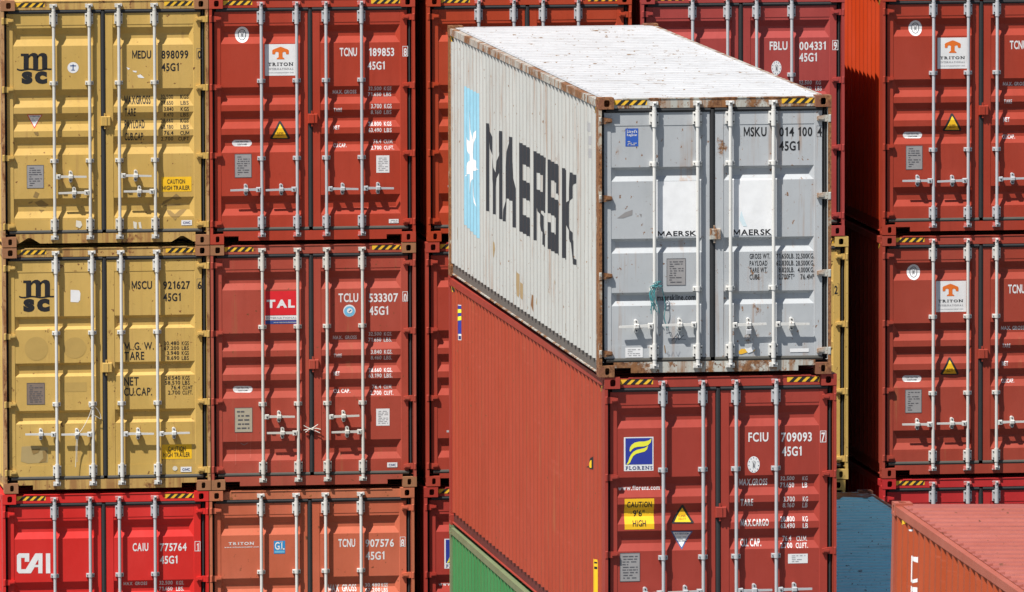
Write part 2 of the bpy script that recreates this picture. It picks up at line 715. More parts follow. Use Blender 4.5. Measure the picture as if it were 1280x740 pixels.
  ('serial_number', [('t','533307',1.883,2.196,2.233,2.295,'white','b',1)]),
  ('check_digit', [('o',2.284,2.196,2.346,2.314,0.006,'white',1),
    ('t','0',2.299,2.193,2.334,2.289,'white','b',1)]),
  ('size_code', [('t','45G1',1.887,2.042,2.113,2.145,'white','b',1)]),
  ('emblem', [('e',1.58,2.022,1.725,2.167,'white',1),
    ('e',1.588,2.028,1.716,2.149,'sky',2),
    ('e',1.623,2.064,1.689,2.125,'white',3),
    ('s',[(1.644,2.082),
    (1.673,2.106)],0.01,'slate',4)]),
  ('weight_table', [('t','MAX.  GROSS',1.46,1.757,1.742,1.8,'white','b',1),
    ('t','32.500',1.881,1.794,2.034,1.838,'white','r',1),
    ('t','KGS.',2.065,1.791,2.161,1.836,'white','r',1),
    ('t','71.650',1.881,1.722,2.034,1.769,'white','r',1),
    ('t','LBS.',2.064,1.719,2.161,1.767,'white','r',1),
    ('t','TARE',1.465,1.544,1.56,1.587,'white','b',1),
    ('t','3.840',1.907,1.58,2.033,1.627,'white','r',1),
    ('t','KGS.',2.064,1.577,2.161,1.625,'white','r',1),
    ('t','8.460',1.907,1.51,2.033,1.557,'white','r',1),
    ('t','LBS.',2.063,1.507,2.16,1.555,'white','r',1),
    ('t','NET',1.464,1.33,1.534,1.376,'white','b',1),
    ('t','28.660',1.88,1.365,2.032,1.41,'white','r',1),
    ('t','KGS.',2.063,1.362,2.16,1.408,'white','r',1),
    ('t','63.190',1.879,1.299,2.032,1.346,'white','r',1),
    ('t','LBS.',2.063,1.296,2.16,1.344,'white','r',1),
    ('t','CU. CAP.',1.463,1.121,1.661,1.165,'white','b',1),
    ('t','76.4',1.924,1.163,2.031,1.208,'white','r',1),
    ('t','CU.M.',2.062,1.161,2.159,1.206,'white','r',1),
    ('t','2.700',1.899,1.091,2.031,1.139,'white','r',1),
    ('t','CU.FT.',2.062,1.089,2.171,1.136,'white','r',1)]),
  ('sticker', [('r',1.966,0.725,2.125,0.927,'white',1),
    ('l',1.985,0.745,2.106,0.907,8,'grey',2)]),
  ('sticker', [('r',2.094,0.229,2.215,0.286,'white',1),
    ('t','CIMC',2.112,0.243,2.197,0.272,'navy','b',2)]),
 ],
 'scarlet': [
  ('logo', [('p',[(0.195,2.192),
    (0.318,2.19),
    (0.317,2.09),
    (0.264,2.091),
    (0.265,2.137),
    (0.221,2.138),
    (0.221,2.003),
    (0.275,2.002),
    (0.357,2.135),
    (0.391,2.188),
    (0.474,2.187),
    (0.472,1.95),
    (0.423,1.951),
    (0.423,2.024),
    (0.38,2.025),
    (0.336,1.953),
    (0.194,1.955),
    (0.171,1.981),
    (0.172,2.167)],'white',1),
    ('p',[(0.387,2.055),
    (0.423,2.054),
    (0.424,2.116)],'scarlet',2),
    ('r',0.514,1.949,0.565,2.185,'white',1)]),
  ('owner_code', [('t','CAIU',1.541,2.195,1.726,2.289,'white','b',1)]),
  ('serial_number', [('t','775764',1.864,2.189,2.179,2.281,'white','b',1)]),
  ('check_digit', [('o',2.275,2.179,2.342,2.298,0.006,'white',1),
    ('t','1',2.298,2.185,2.321,2.275,'white','b',1)]),
  ('size_code', [('t','45G1',1.863,2.039,2.07,2.132,'white','b',1)]),
  ('weight_table', [('t','MAX  GROSS',1.432,1.787,1.712,1.828,'white','b',1),
    ('t','32.500',1.855,1.786,2.013,1.833,'white','r',1),
    ('t','KGS.',2.056,1.782,2.148,1.83,'white','r',1),
    ('t','71.650',1.854,1.714,2.013,1.761,'white','r',1),
    ('t','LBS.',2.056,1.71,2.148,1.758,'white','r',1)]),
 ],
 'salmon': [
  ('logo', [('t','TRITON',0.233,2.243,0.538,2.278,'white','s',1),
    ('t','www.tritoncontainer.com',0.183,2.211,0.592,2.226,'white','b',1)]),
  ('sticker', [('r',0.77,2.131,0.904,2.284,'azure',1),
    ('t','GL',0.782,2.181,0.897,2.273,'white','s',2),
    ('r',0.778,2.141,0.897,2.166,'sky',2)]),
  ('owner_code', [('t','TCNU',1.538,2.199,1.738,2.293,'white','b',1)]),
  ('serial_number', [('t','907576',1.86,2.193,2.2,2.284,'white','b',1)]),
  ('check_digit', [('o',2.272,2.188,2.336,2.307,0.006,'white',1),
    ('t','8',2.283,2.189,2.322,2.279,'white','b',1)]),
  ('size_code', [('t','45G1',1.862,2.041,2.086,2.137,'white','b',1)]),
  ('weight_table', [('t','MAX  GROSS',1.419,1.668,1.754,1.749,'white','b',1),
    ('t','30.480',1.858,1.715,2.037,1.757,'white','r',1),
    ('t','KGS',2.054,1.711,2.128,1.755,'white','r',1),
    ('t','67.200',1.858,1.658,2.037,1.7,'white','r',1),
    ('t','LBS',2.054,1.654,2.127,1.698,'white','r',1)]),
 ],
 'blank_c': [
  ('logo_panel', [('r',0.243,1.917,0.579,2.272,'white',1),
    ('r',0.26,1.985,0.566,2.262,'royal',2),
    ('p',[(0.559,2.257),
    (0.546,2.214),
    (0.515,2.183),
    (0.467,2.172),
    (0.403,2.17),
    (0.36,2.162),
    (0.335,2.143),
    (0.316,2.119),
    (0.305,2.131),
    (0.312,2.166),
    (0.333,2.194),
    (0.367,2.216),
    (0.416,2.224),
    (0.478,2.225),
    (0.526,2.235)],'lemon',3),
    ('p',[(0.517,2.178),
    (0.505,2.14),
    (0.477,2.118),
    (0.429,2.108),
    (0.381,2.097),
    (0.346,2.072),
    (0.326,2.038),
    (0.312,2.006),
    (0.284,1.984),
    (0.272,1.988),
    (0.291,2.016),
    (0.305,2.057),
    (0.322,2.09),
    (0.35,2.119),
    (0.388,2.137),
    (0.436,2.147),
    (0.481,2.158)],'lemon',3),
    ('t','FLORENS',0.26,1.931,0.566,1.966,'navy','s',2)]),
  ('web_address', [('t','www.florens.com',0.176,1.71,0.675,1.751,'white','s',1)]),
 ],
 'rose': [
  ('owner_code', [('t','FBLU',1.546,2.216,1.76,2.314,'white','b',1)]),
  ('serial_number', [('t','004331',1.903,2.212,2.22,2.309,'white','b',1)]),
  ('check_digit', [('o',2.299,2.205,2.369,2.322,0.006,'white',1),
    ('t','9',2.314,2.211,2.354,2.305,'white','b',1)]),
  ('size_code', [('t','45G1',1.902,2.074,2.113,2.176,'white','b',1)]),
  ('emblem', [('e',1.567,1.917,1.687,2.085,'white',1),
    ('e',1.67,1.986,1.679,1.996,'navy',2),
    ('e',1.659,1.95,1.668,1.96,'navy',2),
    ('e',1.637,1.929,1.646,1.939,'navy',2),
    ('e',1.61,1.929,1.619,1.939,'navy',2),
    ('e',1.587,1.951,1.596,1.961,'navy',2),
    ('e',1.575,1.986,1.584,1.996,'navy',2),
    ('e',1.579,2.025,1.588,2.035,'navy',2),
    ('e',1.597,2.055,1.606,2.065,'navy',2),
    ('e',1.623,2.065,1.632,2.075,'navy',2),
    ('e',1.649,2.054,1.658,2.064,'navy',2),
    ('e',1.666,2.024,1.675,2.035,'navy',2),
    ('s',[(1.609,2.035),
    (1.621,2.01),
    (1.618,1.963)],0.0045,'grey',4),
    ('s',[(1.644,2.036),
    (1.635,2.001),
    (1.639,1.965)],0.0045,'grey',4),
    ('s',[(1.612,2.027),
    (1.627,2.042),
    (1.642,2.026)],0.0045,'grey',4),
    ('s',[(1.627,2.018),
    (1.629,1.976)],0.007,'darkgrey',4)]),
  ('weight_table', [('t','32.500',1.899,1.799,2.053,1.848,'white','r',1),
    ('t','KG',2.103,1.796,2.163,1.846,'white','r',1),
    ('t','71.650',1.899,1.727,2.053,1.777,'white','r',1),
    ('t','LBS',2.102,1.724,2.177,1.776,'white','r',1)]),
 ],
 'tan_side': [
  ('check_digit', [('o',2.261,2.187,2.337,2.331,0.004,'black',1),
    ('t','2',2.278,2.21,2.319,2.308,'black','b',1)]),
 ],
 'white': [
  ('sticker', [('r',0.29,2.387,0.424,2.573,'royal2',1),
    ('t',"Lloyd's",0.304,2.528,0.412,2.559,'white','s',2),
    ('t','Register',0.304,2.495,0.412,2.52,'white','s',2),
    ('l',0.308,2.395,0.408,2.446,3,'palewhite',2)]),
  ('logo_panel', [('r',0.608,1.446,1.044,2.02,'cleanwhite',1),
    ('t','MAERSK',0.626,1.454,1.03,1.505,'black','b',2)]),
  ('data_plate', [('r',0.719,0.939,0.919,1.219,'steel',1),
    ('o',0.719,0.939,0.919,1.219,0.004,'darkgrey',2),
    ('l',0.743,0.961,0.895,1.196,10,'darkgrey',2)]),
  ('web_address', [('t','maerskline.com',0.623,0.782,1.025,0.841,'black','b',1)]),
  ('sticker', [('r',0.285,0.196,0.468,0.299,'white',1),
    ('l',0.307,0.207,0.446,0.289,4,'grey',2)]),
  ('scribble', [('s',[(0.713,0.443),
    (0.764,0.452),
    (0.778,0.401)],0.006,'ink',1),
    ('s',[(0.77,0.361),
    (0.835,0.441),
    (0.845,0.37),
    (0.896,0.42)],0.006,'ink',1),
    ('s',[(0.784,0.385),
    (0.921,0.375)],0.005,'ink',1),
    ('s',[(0.804,0.34),
    (0.86,0.451)],0.005,'ink',1),
    ('s',[(0.737,0.256),
    (0.717,0.236),
    (0.749,0.219),
    (0.729,0.204)],0.004,'ink2',1),
    ('s',[(0.763,0.207),
    (0.784,0.251),
    (0.802,0.206)],0.004,'ink2',1),
    ('s',[(0.815,0.251),
    (0.835,0.206),
    (0.859,0.254)],0.004,'ink2',1),
    ('s',[(0.696,0.318),
    (0.704,0.24)],0.01,'rustmark',1)]),
  ('scuff', [('p',[(0.201,1.645),
    (0.287,1.705),
    (0.364,1.73),
    (0.36,1.676),
    (0.266,1.645)],'smudge2',1)]),
  ('scuff', [('p',[(0.433,1.689),
    (0.46,1.682),
    (0.454,1.648)],'smudge2',1)]),
  ('owner_code', [('t','MSKU',1.528,2.478,1.766,2.574,'black','b',1)]),
  ('serial_number', [('t','014 100',1.899,2.473,2.246,2.568,'black','b',1)]),
  ('check_digit', [('o',2.291,2.463,2.354,2.579,0.003,'darkgrey',1),
    ('t','4',2.299,2.473,2.344,2.563,'black','b',1)]),
  ('size_code', [('t','45G1',1.899,2.326,2.113,2.424,'black','b',1)]),
  ('logo_panel', [('r',1.411,1.447,1.827,2.034,'cleanwhite',1),
    ('t','MAERSK',1.419,1.453,1.819,1.512,'black','b',2),
    ('p',[(1.48,1.614),
    (1.501,1.705),
    (1.521,1.644),
    (1.562,1.542),
    (1.521,1.542)],'palesky',2)]),
  ('weight_table', [('t','GROSS WT.',1.588,1.205,1.803,1.257,'black','r',1),
    ('t','71.650LB.',1.868,1.203,2.058,1.255,'black','r',1),
    ('t','32.500KG.',2.073,1.2,2.265,1.252,'black','r',1),
    ('t','PAYLOAD',1.588,1.132,1.774,1.184,'black','r',1),
    ('t','62.830LB.',1.868,1.13,2.058,1.182,'black','r',1),
    ('t','28.500KG.',2.073,1.127,2.265,1.179,'black','r',1),
    ('t','TARE WT.',1.588,1.062,1.776,1.113,'black','r',1),
    ('t','8.820LB.',1.893,1.059,2.058,1.111,'black','r',1),
    ('t','4.000KG.',2.093,1.056,2.265,1.108,'black','r',1),
    ('t','CUBE',1.588,0.989,1.692,1.042,'black','r',1),
    ('t','2.700FT³',1.893,0.986,2.058,1.041,'black','r',1),
    ('t','76.4M³',2.122,0.983,2.265,1.038,'black','r',1)]),
  ('sticker', [('r',2.011,0.226,2.21,0.264,'white',1)]),
  ('torn_sticker', [('p',[(1.474,0.245),
    (1.5,0.269),
    (1.647,0.266),
    (1.639,0.242),
    (1.561,0.231),
    (1.5,0.212),
    (1.476,0.216)],'amber2',1),
    ('p',[(1.531,0.284),
    (1.561,0.272),
    (1.623,0.291),
    (1.647,0.266),
    (1.613,0.236),
    (1.572,0.223),
    (1.551,0.252)],'white',2)]),
 ],
 'brick': [
  ('logo_panel', [('r',0.211,1.913,0.521,2.266,'white',1),
    ('r',0.227,1.981,0.509,2.255,'royal',2),
    ('p',[(0.502,2.251),
    (0.491,2.208),
    (0.462,2.177),
    (0.418,2.167),
    (0.359,2.165),
    (0.32,2.156),
    (0.296,2.137),
    (0.278,2.114),
    (0.269,2.125),
    (0.275,2.16),
    (0.294,2.188),
    (0.326,2.209),
    (0.37,2.218),
    (0.427,2.219),
    (0.472,2.229)],'lemon',3),
    ('p',[(0.464,2.172),
    (0.453,2.135),
    (0.427,2.113),
    (0.383,2.103),
    (0.339,2.092),
    (0.307,2.068),
    (0.288,2.033),
    (0.275,2.002),
    (0.25,1.98),
    (0.239,1.984),
    (0.256,2.012),
    (0.269,2.053),
    (0.285,2.085),
    (0.31,2.113),
    (0.345,2.132),
    (0.389,2.142),
    (0.431,2.152)],'lemon',3),
    ('t','FLORENS',0.227,1.927,0.51,1.963,'navy','s',2)]),
  ('web_address', [('t','www.florens.com',0.153,1.711,0.592,1.757,'white','s',1)]),
  ('caution_sticker', [('r',0.218,1.303,0.528,1.623,'amber',1),
    ('t','CAUTION',0.244,1.531,0.504,1.593,'black','r',2),
    ('t','9\'6"',0.311,1.435,0.433,1.501,'black','r',2),
    ('t','HIGH',0.303,1.335,0.441,1.397,'black','r',2)]),
  ('warning_triangle', [('p',[(0.819,1.55),
    (0.835,1.549),
    (0.946,1.366),
    (0.938,1.353),
    (0.718,1.357),
    (0.711,1.37)],'black',1),
    ('p',[(0.827,1.519),
    (0.915,1.369),
    (0.741,1.372)],'amber',2),
    ('t','SUPER',0.787,1.421,0.866,1.439,'brown','r',3),
    ('t','HEAVY',0.786,1.393,0.866,1.411,'brown','r',3)]),
  ('warning_triangle', [('p',[(0.704,1.278),
    (0.818,1.083),
    (0.936,1.274)],'slate',1),
    ('p',[(0.723,1.268),
    (0.818,1.106),
    (0.917,1.264)],'white',2),
    ('t','ATTENTION',0.746,1.238,0.894,1.256,'navy','r',3),
    ('l',0.769,1.162,0.871,1.22,3,'grey',3)]),
  ('data_plate', [('r',0.167,0.76,0.378,1.06,'steel',1),
    ('o',0.167,0.76,0.378,1.06,0.004,'darkgrey',2),
    ('l',0.192,0.784,0.353,1.036,9,'darkgrey',2)]),
  ('owner_code', [('t','FCIU',1.518,2.199,1.728,2.293,'white','b',1)]),
  ('serial_number', [('t','709093',1.863,2.193,2.186,2.286,'white','b',1)]),
  ('check_digit', [('o',2.272,2.178,2.337,2.299,0.006,'white',1),
    ('t','7',2.286,2.189,2.325,2.28,'white','b',1)]),
  ('size_code', [('t','45G1',1.871,2.043,2.078,2.142,'white','b',1)]),
  ('emblem', [('e',1.51,1.872,1.637,2.044,'white',1),
    ('e',1.619,1.942,1.628,1.952,'navy',2),
    ('e',1.607,1.905,1.617,1.916,'navy',2),
    ('e',1.583,1.884,1.592,1.894,'navy',2),
    ('e',1.554,1.884,1.564,1.895,'navy',2),
    ('e',1.53,1.906,1.54,1.917,'navy',2),
    ('e',1.518,1.943,1.528,1.953,'navy',2),
    ('e',1.522,1.983,1.532,1.993,'navy',2),
    ('e',1.541,2.013,1.55,2.023,'navy',2),
    ('e',1.568,2.024,1.578,2.034,'navy',2),
    ('e',1.596,2.012,1.605,2.022,'navy',2),
    ('e',1.615,1.982,1.624,1.992,'navy',2),
    ('s',[(1.554,1.993),
    (1.567,1.967),
    (1.564,1.919)],0.0045,'grey',4),
    ('s',[(1.591,1.994),
    (1.581,1.958),
    (1.586,1.921)],0.0045,'grey',4),
    ('s',[(1.557,1.984),
    (1.573,1.999),
    (1.589,1.984)],0.0045,'grey',4),
    ('s',[(1.573,1.975),
    (1.574,1.932)],0.007,'darkgrey',4)]),
  ('weight_table', [('t','MAX.GROSS',1.428,1.74,1.723,1.81,'white','b',1),
    ('t','32.500',1.858,1.785,2.006,1.827,'white','r',1),
    ('t','KG',2.091,1.781,2.145,1.825,'white','r',1),
    ('t','71.650',1.858,1.71,2.006,1.761,'white','r',1),
    ('t','LB',2.091,1.706,2.145,1.759,'white','r',1),
    ('t','TARE',1.436,1.528,1.568,1.6,'white','b',1),
    ('t','3.700',1.887,1.565,2.006,1.617,'white','r',1),
    ('t','KG',2.091,1.562,2.145,1.615,'white','r',1),
    ('t','8.160',1.883,1.501,2.006,1.552,'white','r',1),
    ('t','LB',2.091,1.497,2.145,1.55,'white','r',1),
    ('t','MAX.CARGO',1.438,1.317,1.732,1.389,'white','b',1),
    ('t','28.800',1.858,1.357,2.006,1.408,'white','r',1),
    ('t','KG',2.091,1.353,2.145,1.406,'white','r',1),
    ('t','63.490',1.858,1.288,2.006,1.339,'white','r',1),
    ('t','LB',2.091,1.283,2.145,1.336,'white','r',1),
    ('t','CU. CAP.',1.438,1.104,1.656,1.18,'white','b',1),
    ('t','76.4',1.884,1.151,1.976,1.203,'white','r',1),
    ('t','CU.M.',2.03,1.148,2.142,1.2,'white','r',1),
    ('t','2.700',1.858,1.08,1.982,1.132,'white','r',1),
    ('t','CU.FT.',2.019,1.077,2.146,1.129,'white','r',1)]),
  ('sticker', [('r',1.935,0.917,2.143,1.016,'white',1),
    ('l',1.96,0.927,2.118,1.007,4,'grey',2)]),
 ],
}
SIDE_DECALS = {
 'white': [
  ('logo_panel', [('p',[(10.789,2.283),(9.499,2.28),(9.579,0.632),(10.825,0.697)],'sky2',1),('p',[(10.319,2.06),(10.346,1.632),(10.743,1.771),(10.432,1.483),(10.786,1.252),(10.372,1.321),(10.416,0.894),(10.21,1.268),(9.911,0.967),(10.068,1.364),(9.651,1.415),(10.054,1.537),(9.833,1.902),(10.177,1.657)],'cleanwhite',2)]),
  ('logo', [('p',[(8.895,2.0),(8.623,1.999),(8.644,1.011),(8.916,1.011)],'letterblack',1),('p',[(7.788,1.994),(7.521,1.992),(7.54,1.01),(7.807,1.011)],'letterblack',1),('p',[(8.623,1.999),(8.614,1.801),(8.325,1.346),(8.332,1.021),(8.089,1.021),(8.082,1.346),(7.792,1.778),(7.788,1.994),(8.176,1.385)],'letterblack',1),('p',[(7.104,1.99),(6.794,1.988),(6.42,1.01),(6.721,1.01),(6.801,1.284),(7.19,1.285),(7.268,1.01),(7.514,1.01)],'letterblack',1),('p',[(6.207,1.984),(6.012,1.983),(6.03,1.009),(6.225,1.009)],'letterblack',1),('p',[(6.012,1.983),(5.267,1.978),(5.271,1.765),(6.016,1.769)],'letterblack',1),('p',[(6.019,1.594),(5.274,1.591),(5.277,1.397),(6.023,1.399)],'letterblack',1),('p',[(6.026,1.214),(5.281,1.213),(5.284,1.009),(6.03,1.009)],'letterblack',1),('p',[(4.987,1.977),(4.873,1.976),(4.89,1.009),(5.004,1.009)],'letterblack',1),('p',[(4.873,1.976),(4.106,1.971),(4.11,1.76),(4.877,1.763)],'letterblack',1),('p',[(4.373,1.761),(4.11,1.76),(4.116,1.374),(4.379,1.375)],'letterblack',1),('p',[(4.88,1.58),(4.376,1.578),(4.379,1.375),(4.883,1.376)],'letterblack',1),('p',[(4.725,1.376),(4.442,1.375),(4.12,1.143),(4.122,1.008),(4.385,1.008),(4.383,1.143)],'letterblack',1),('p',[(3.876,1.97),(3.622,1.969),(3.631,1.392),(3.885,1.393)],'letterblack',1),('p',[(3.622,1.969),(3.032,1.965),(3.035,1.764),(3.625,1.767)],'letterblack',1),('p',[(3.28,1.765),(3.035,1.764),(3.037,1.649),(3.282,1.65)],'letterblack',1),('p',[(3.628,1.584),(3.283,1.583),(3.286,1.391),(3.631,1.392)],'letterblack',1),('p',[(3.283,1.583),(3.038,1.582),(3.046,1.007),(3.292,1.008)],'letterblack',1),('p',[(3.888,1.21),(3.289,1.209),(3.292,1.008),(3.891,1.008)],'letterblack',1),('p',[(3.887,1.297),(3.633,1.296),(3.634,1.21),(3.888,1.21)],'letterblack',1),('p',[(2.776,1.963),(2.461,1.962),(2.474,1.007),(2.79,1.007)],'letterblack',1),('p',[(2.189,1.96),(1.711,1.957),(1.771,1.9),(2.102,1.788),(2.091,1.721),(2.254,1.617),(2.258,1.388),(2.079,1.293),(1.929,1.254),(1.902,1.073),(1.664,1.006),(1.933,1.007),(2.142,1.035),(2.17,1.217),(2.41,1.312),(2.469,1.389),(2.466,1.618),(2.283,1.713)],'letterblack',1)]),
  ('side_number', [('p',[(1.038,2.581),(0.992,2.582),(0.994,2.491),(1.039,2.492)],'grey',1),('p',[(0.819,2.584),(0.765,2.585),(0.766,2.492),(0.821,2.493)],'grey',1),('p',[(0.994,2.501),(0.82,2.503),(0.821,2.493),(0.994,2.491)],'grey',1),('p',[(0.794,2.445),(0.739,2.447),(0.741,2.356),(0.795,2.357)],'grey',1),('p',[(1.013,2.437),(0.967,2.438),(0.967,2.422),(1.013,2.422)],'grey',1),('p',[(0.796,2.316),(0.741,2.317),(0.742,2.219),(0.797,2.22)],'grey',1),('p',[(1.014,2.307),(0.969,2.308),(0.969,2.292),(1.014,2.292)],'grey',1)]),
  ('rust_stain', [('p',[(6.542,0.639),(6.474,0.611),(6.455,0.536),(6.488,0.422),(6.519,0.442),(6.56,0.516)],'stain',1)]),
  ('rust_stain', [('p',[(6.394,0.554),(6.301,0.517),(6.274,0.415),(6.32,0.261),(6.363,0.287),(6.418,0.387)],'stain',1)]),
  ('rust_stain', [('p',[(6.085,0.458),(6.026,0.433),(6.009,0.364),(6.038,0.26),(6.065,0.277),(6.1,0.345)],'stain',1)]),
  ('rust_stain', [('p',[(6.789,0.697),(6.747,0.678),(6.735,0.626),(6.756,0.549),(6.775,0.563),(6.8,0.613)],'stain',1)]),
  ('rust_stain', [('p',[(5.22,0.395),(5.158,0.369),(5.14,0.297),(5.171,0.19),(5.199,0.208),(5.236,0.278)],'stain_dark',1)]),
  ('rust_stain', [('p',[(4.92,0.387),(4.883,0.373),(4.873,0.334),(4.891,0.276),(4.908,0.286),(4.93,0.324)],'stain',1)]),
  ('rust_stain', [('p',[(3.799,0.264),(3.751,0.255),(3.736,0.226),(3.759,0.181),(3.781,0.188),(3.811,0.215)],'stain_dark',1)]),
  ('rust_stain', [('p',[(2.562,0.343),(2.53,0.326),(2.521,0.279),(2.537,0.209),(2.551,0.222),(2.57,0.268)],'stain',1)]),
  ('rust_stain', [('p',[(8.321,0.728),(8.277,0.702),(8.265,0.634),(8.288,0.533),(8.308,0.551),(8.333,0.618)],'stain',1)]),
  ('rust_stain', [('p',[(9.27,0.739),(9.235,0.723),(9.225,0.679),(9.243,0.614),(9.259,0.625),(9.28,0.668)],'stain',1)]),
  ('rust_stain', [('p',[(11.456,0.631),(11.401,0.61),(11.385,0.554),(11.413,0.468),(11.438,0.483),(11.471,0.538)],'stain',1)]),
  ('rust_stain', [('p',[(1.001,0.739),(0.975,0.719),(0.967,0.667),(0.981,0.59),(0.993,0.604),(1.009,0.656)],'stain_dark',1)]),
  ('rust_stain', [('p',[(3.355,0.716),(3.315,0.712),(3.303,0.695),(3.322,0.668),(3.34,0.671),(3.364,0.687)],'stain',1)]),
 ],
 'brick': [
  ('logo_panel', [('p',[(11.509,2.621),(11.195,2.627),(11.204,2.225),(11.519,2.204)],'white',1),('p',[(11.51,2.604),(11.195,2.624),(11.202,2.3),(11.517,2.277)],'royal',2),('p',[(11.51,2.563),(11.196,2.584),(11.197,2.55),(11.512,2.509)],'lemon',3),('p',[(11.513,2.463),(11.198,2.514),(11.199,2.47),(11.514,2.413)],'lemon',3),('p',[(11.457,2.263),(11.412,2.265),(11.413,2.22),(11.458,2.218)],'navy',2),('p',[(11.353,2.266),(11.308,2.268),(11.309,2.228),(11.353,2.226)],'navy',2),('p',[(11.263,2.27),(11.225,2.272),(11.226,2.234),(11.264,2.231)],'navy',2)]),
  ('warning_triangle', [('p',[(1.011,1.974),(1.013,1.83),(1.357,1.819)],'black',1),('p',[(1.052,1.927),(1.053,1.843),(1.224,1.846)],'amber',2)]),
  ('caution_sticker', [('p',[(0.882,0.911),(0.541,0.917),(0.546,0.497),(0.887,0.498)],'amber',1),('p',[(0.797,0.887),(0.626,0.891),(0.627,0.874),(0.797,0.87)],'black',2),('p',[(0.797,0.837),(0.627,0.84),(0.627,0.815),(0.798,0.811)],'black',2)]),
 ],
 'front': [
  ('logo', [('p',[(11.308,2.511),(11.192,2.52),(11.191,2.282),(11.307,2.274)],'white',1),('p',[(11.192,2.52),(10.969,2.539),(10.969,2.479),(11.084,2.491),(11.192,2.483)],'white',1),('p',[(11.191,2.314),(11.068,2.326),(10.998,2.349),(10.983,2.319),(11.083,2.292),(11.191,2.282)],'white',1),('p',[(11.306,2.238),(11.19,2.246),(11.19,2.126),(11.306,2.118)],'white',1),('p',[(11.16,2.249),(10.967,2.267),(10.967,2.196),(11.159,2.223)],'white',1)]),
  ('marker', [('p',[(11.816,2.752),(11.722,2.786),(11.597,2.788),(11.589,2.767),(11.706,2.734),(11.8,2.732)],'amber',1),('p',[(11.356,2.739),(11.271,2.754),(11.256,2.741),(11.333,2.727)],'white',1)]),
 ],
}
FRONT_TILT = (math.radians(.55), math.radians(1.0), 0)
# ------------------------------------------------------------------ materials
def lin(c):
    return tuple(((x/255)/12.92 if x/255 <= .04045 else ((x/255+.055)/1.055)**2.4) for x in c)

MATS = {}
def plain(name, col, rough=.5, metal=0.0, bump=0):
    m = bpy.data.materials.new(name); m.use_nodes = True
    nt = m.node_tree; b = nt.nodes['Principled BSDF']
    tc = nt.nodes.new('ShaderNodeTexCoord'); n = nt.nodes.new('ShaderNodeTexNoise')
    n.inputs['Scale'].default_value = 9.0; n.inputs['Detail'].default_value = 6.0
    nt.links.new(tc.outputs['Object'], n.inputs['Vector'])
    mx = nt.nodes.new('ShaderNodeMix'); mx.data_type = 'RGBA'
    mx.inputs['A'].default_value = (*[x*.84 for x in col], 1); mx.inputs['B'].default_value = (*[min(1, x*1.1) for x in col], 1)
    nt.links.new(n.outputs['Fac'], mx.inputs['Factor']); nt.links.new(mx.outputs['Result'], b.inputs['Base Color'])
    b.inputs['Roughness'].default_value = rough; b.inputs['Metallic'].default_value = metal
    b.inputs['Specular IOR Level'].default_value = .3
    MATS[name] = m
    return m

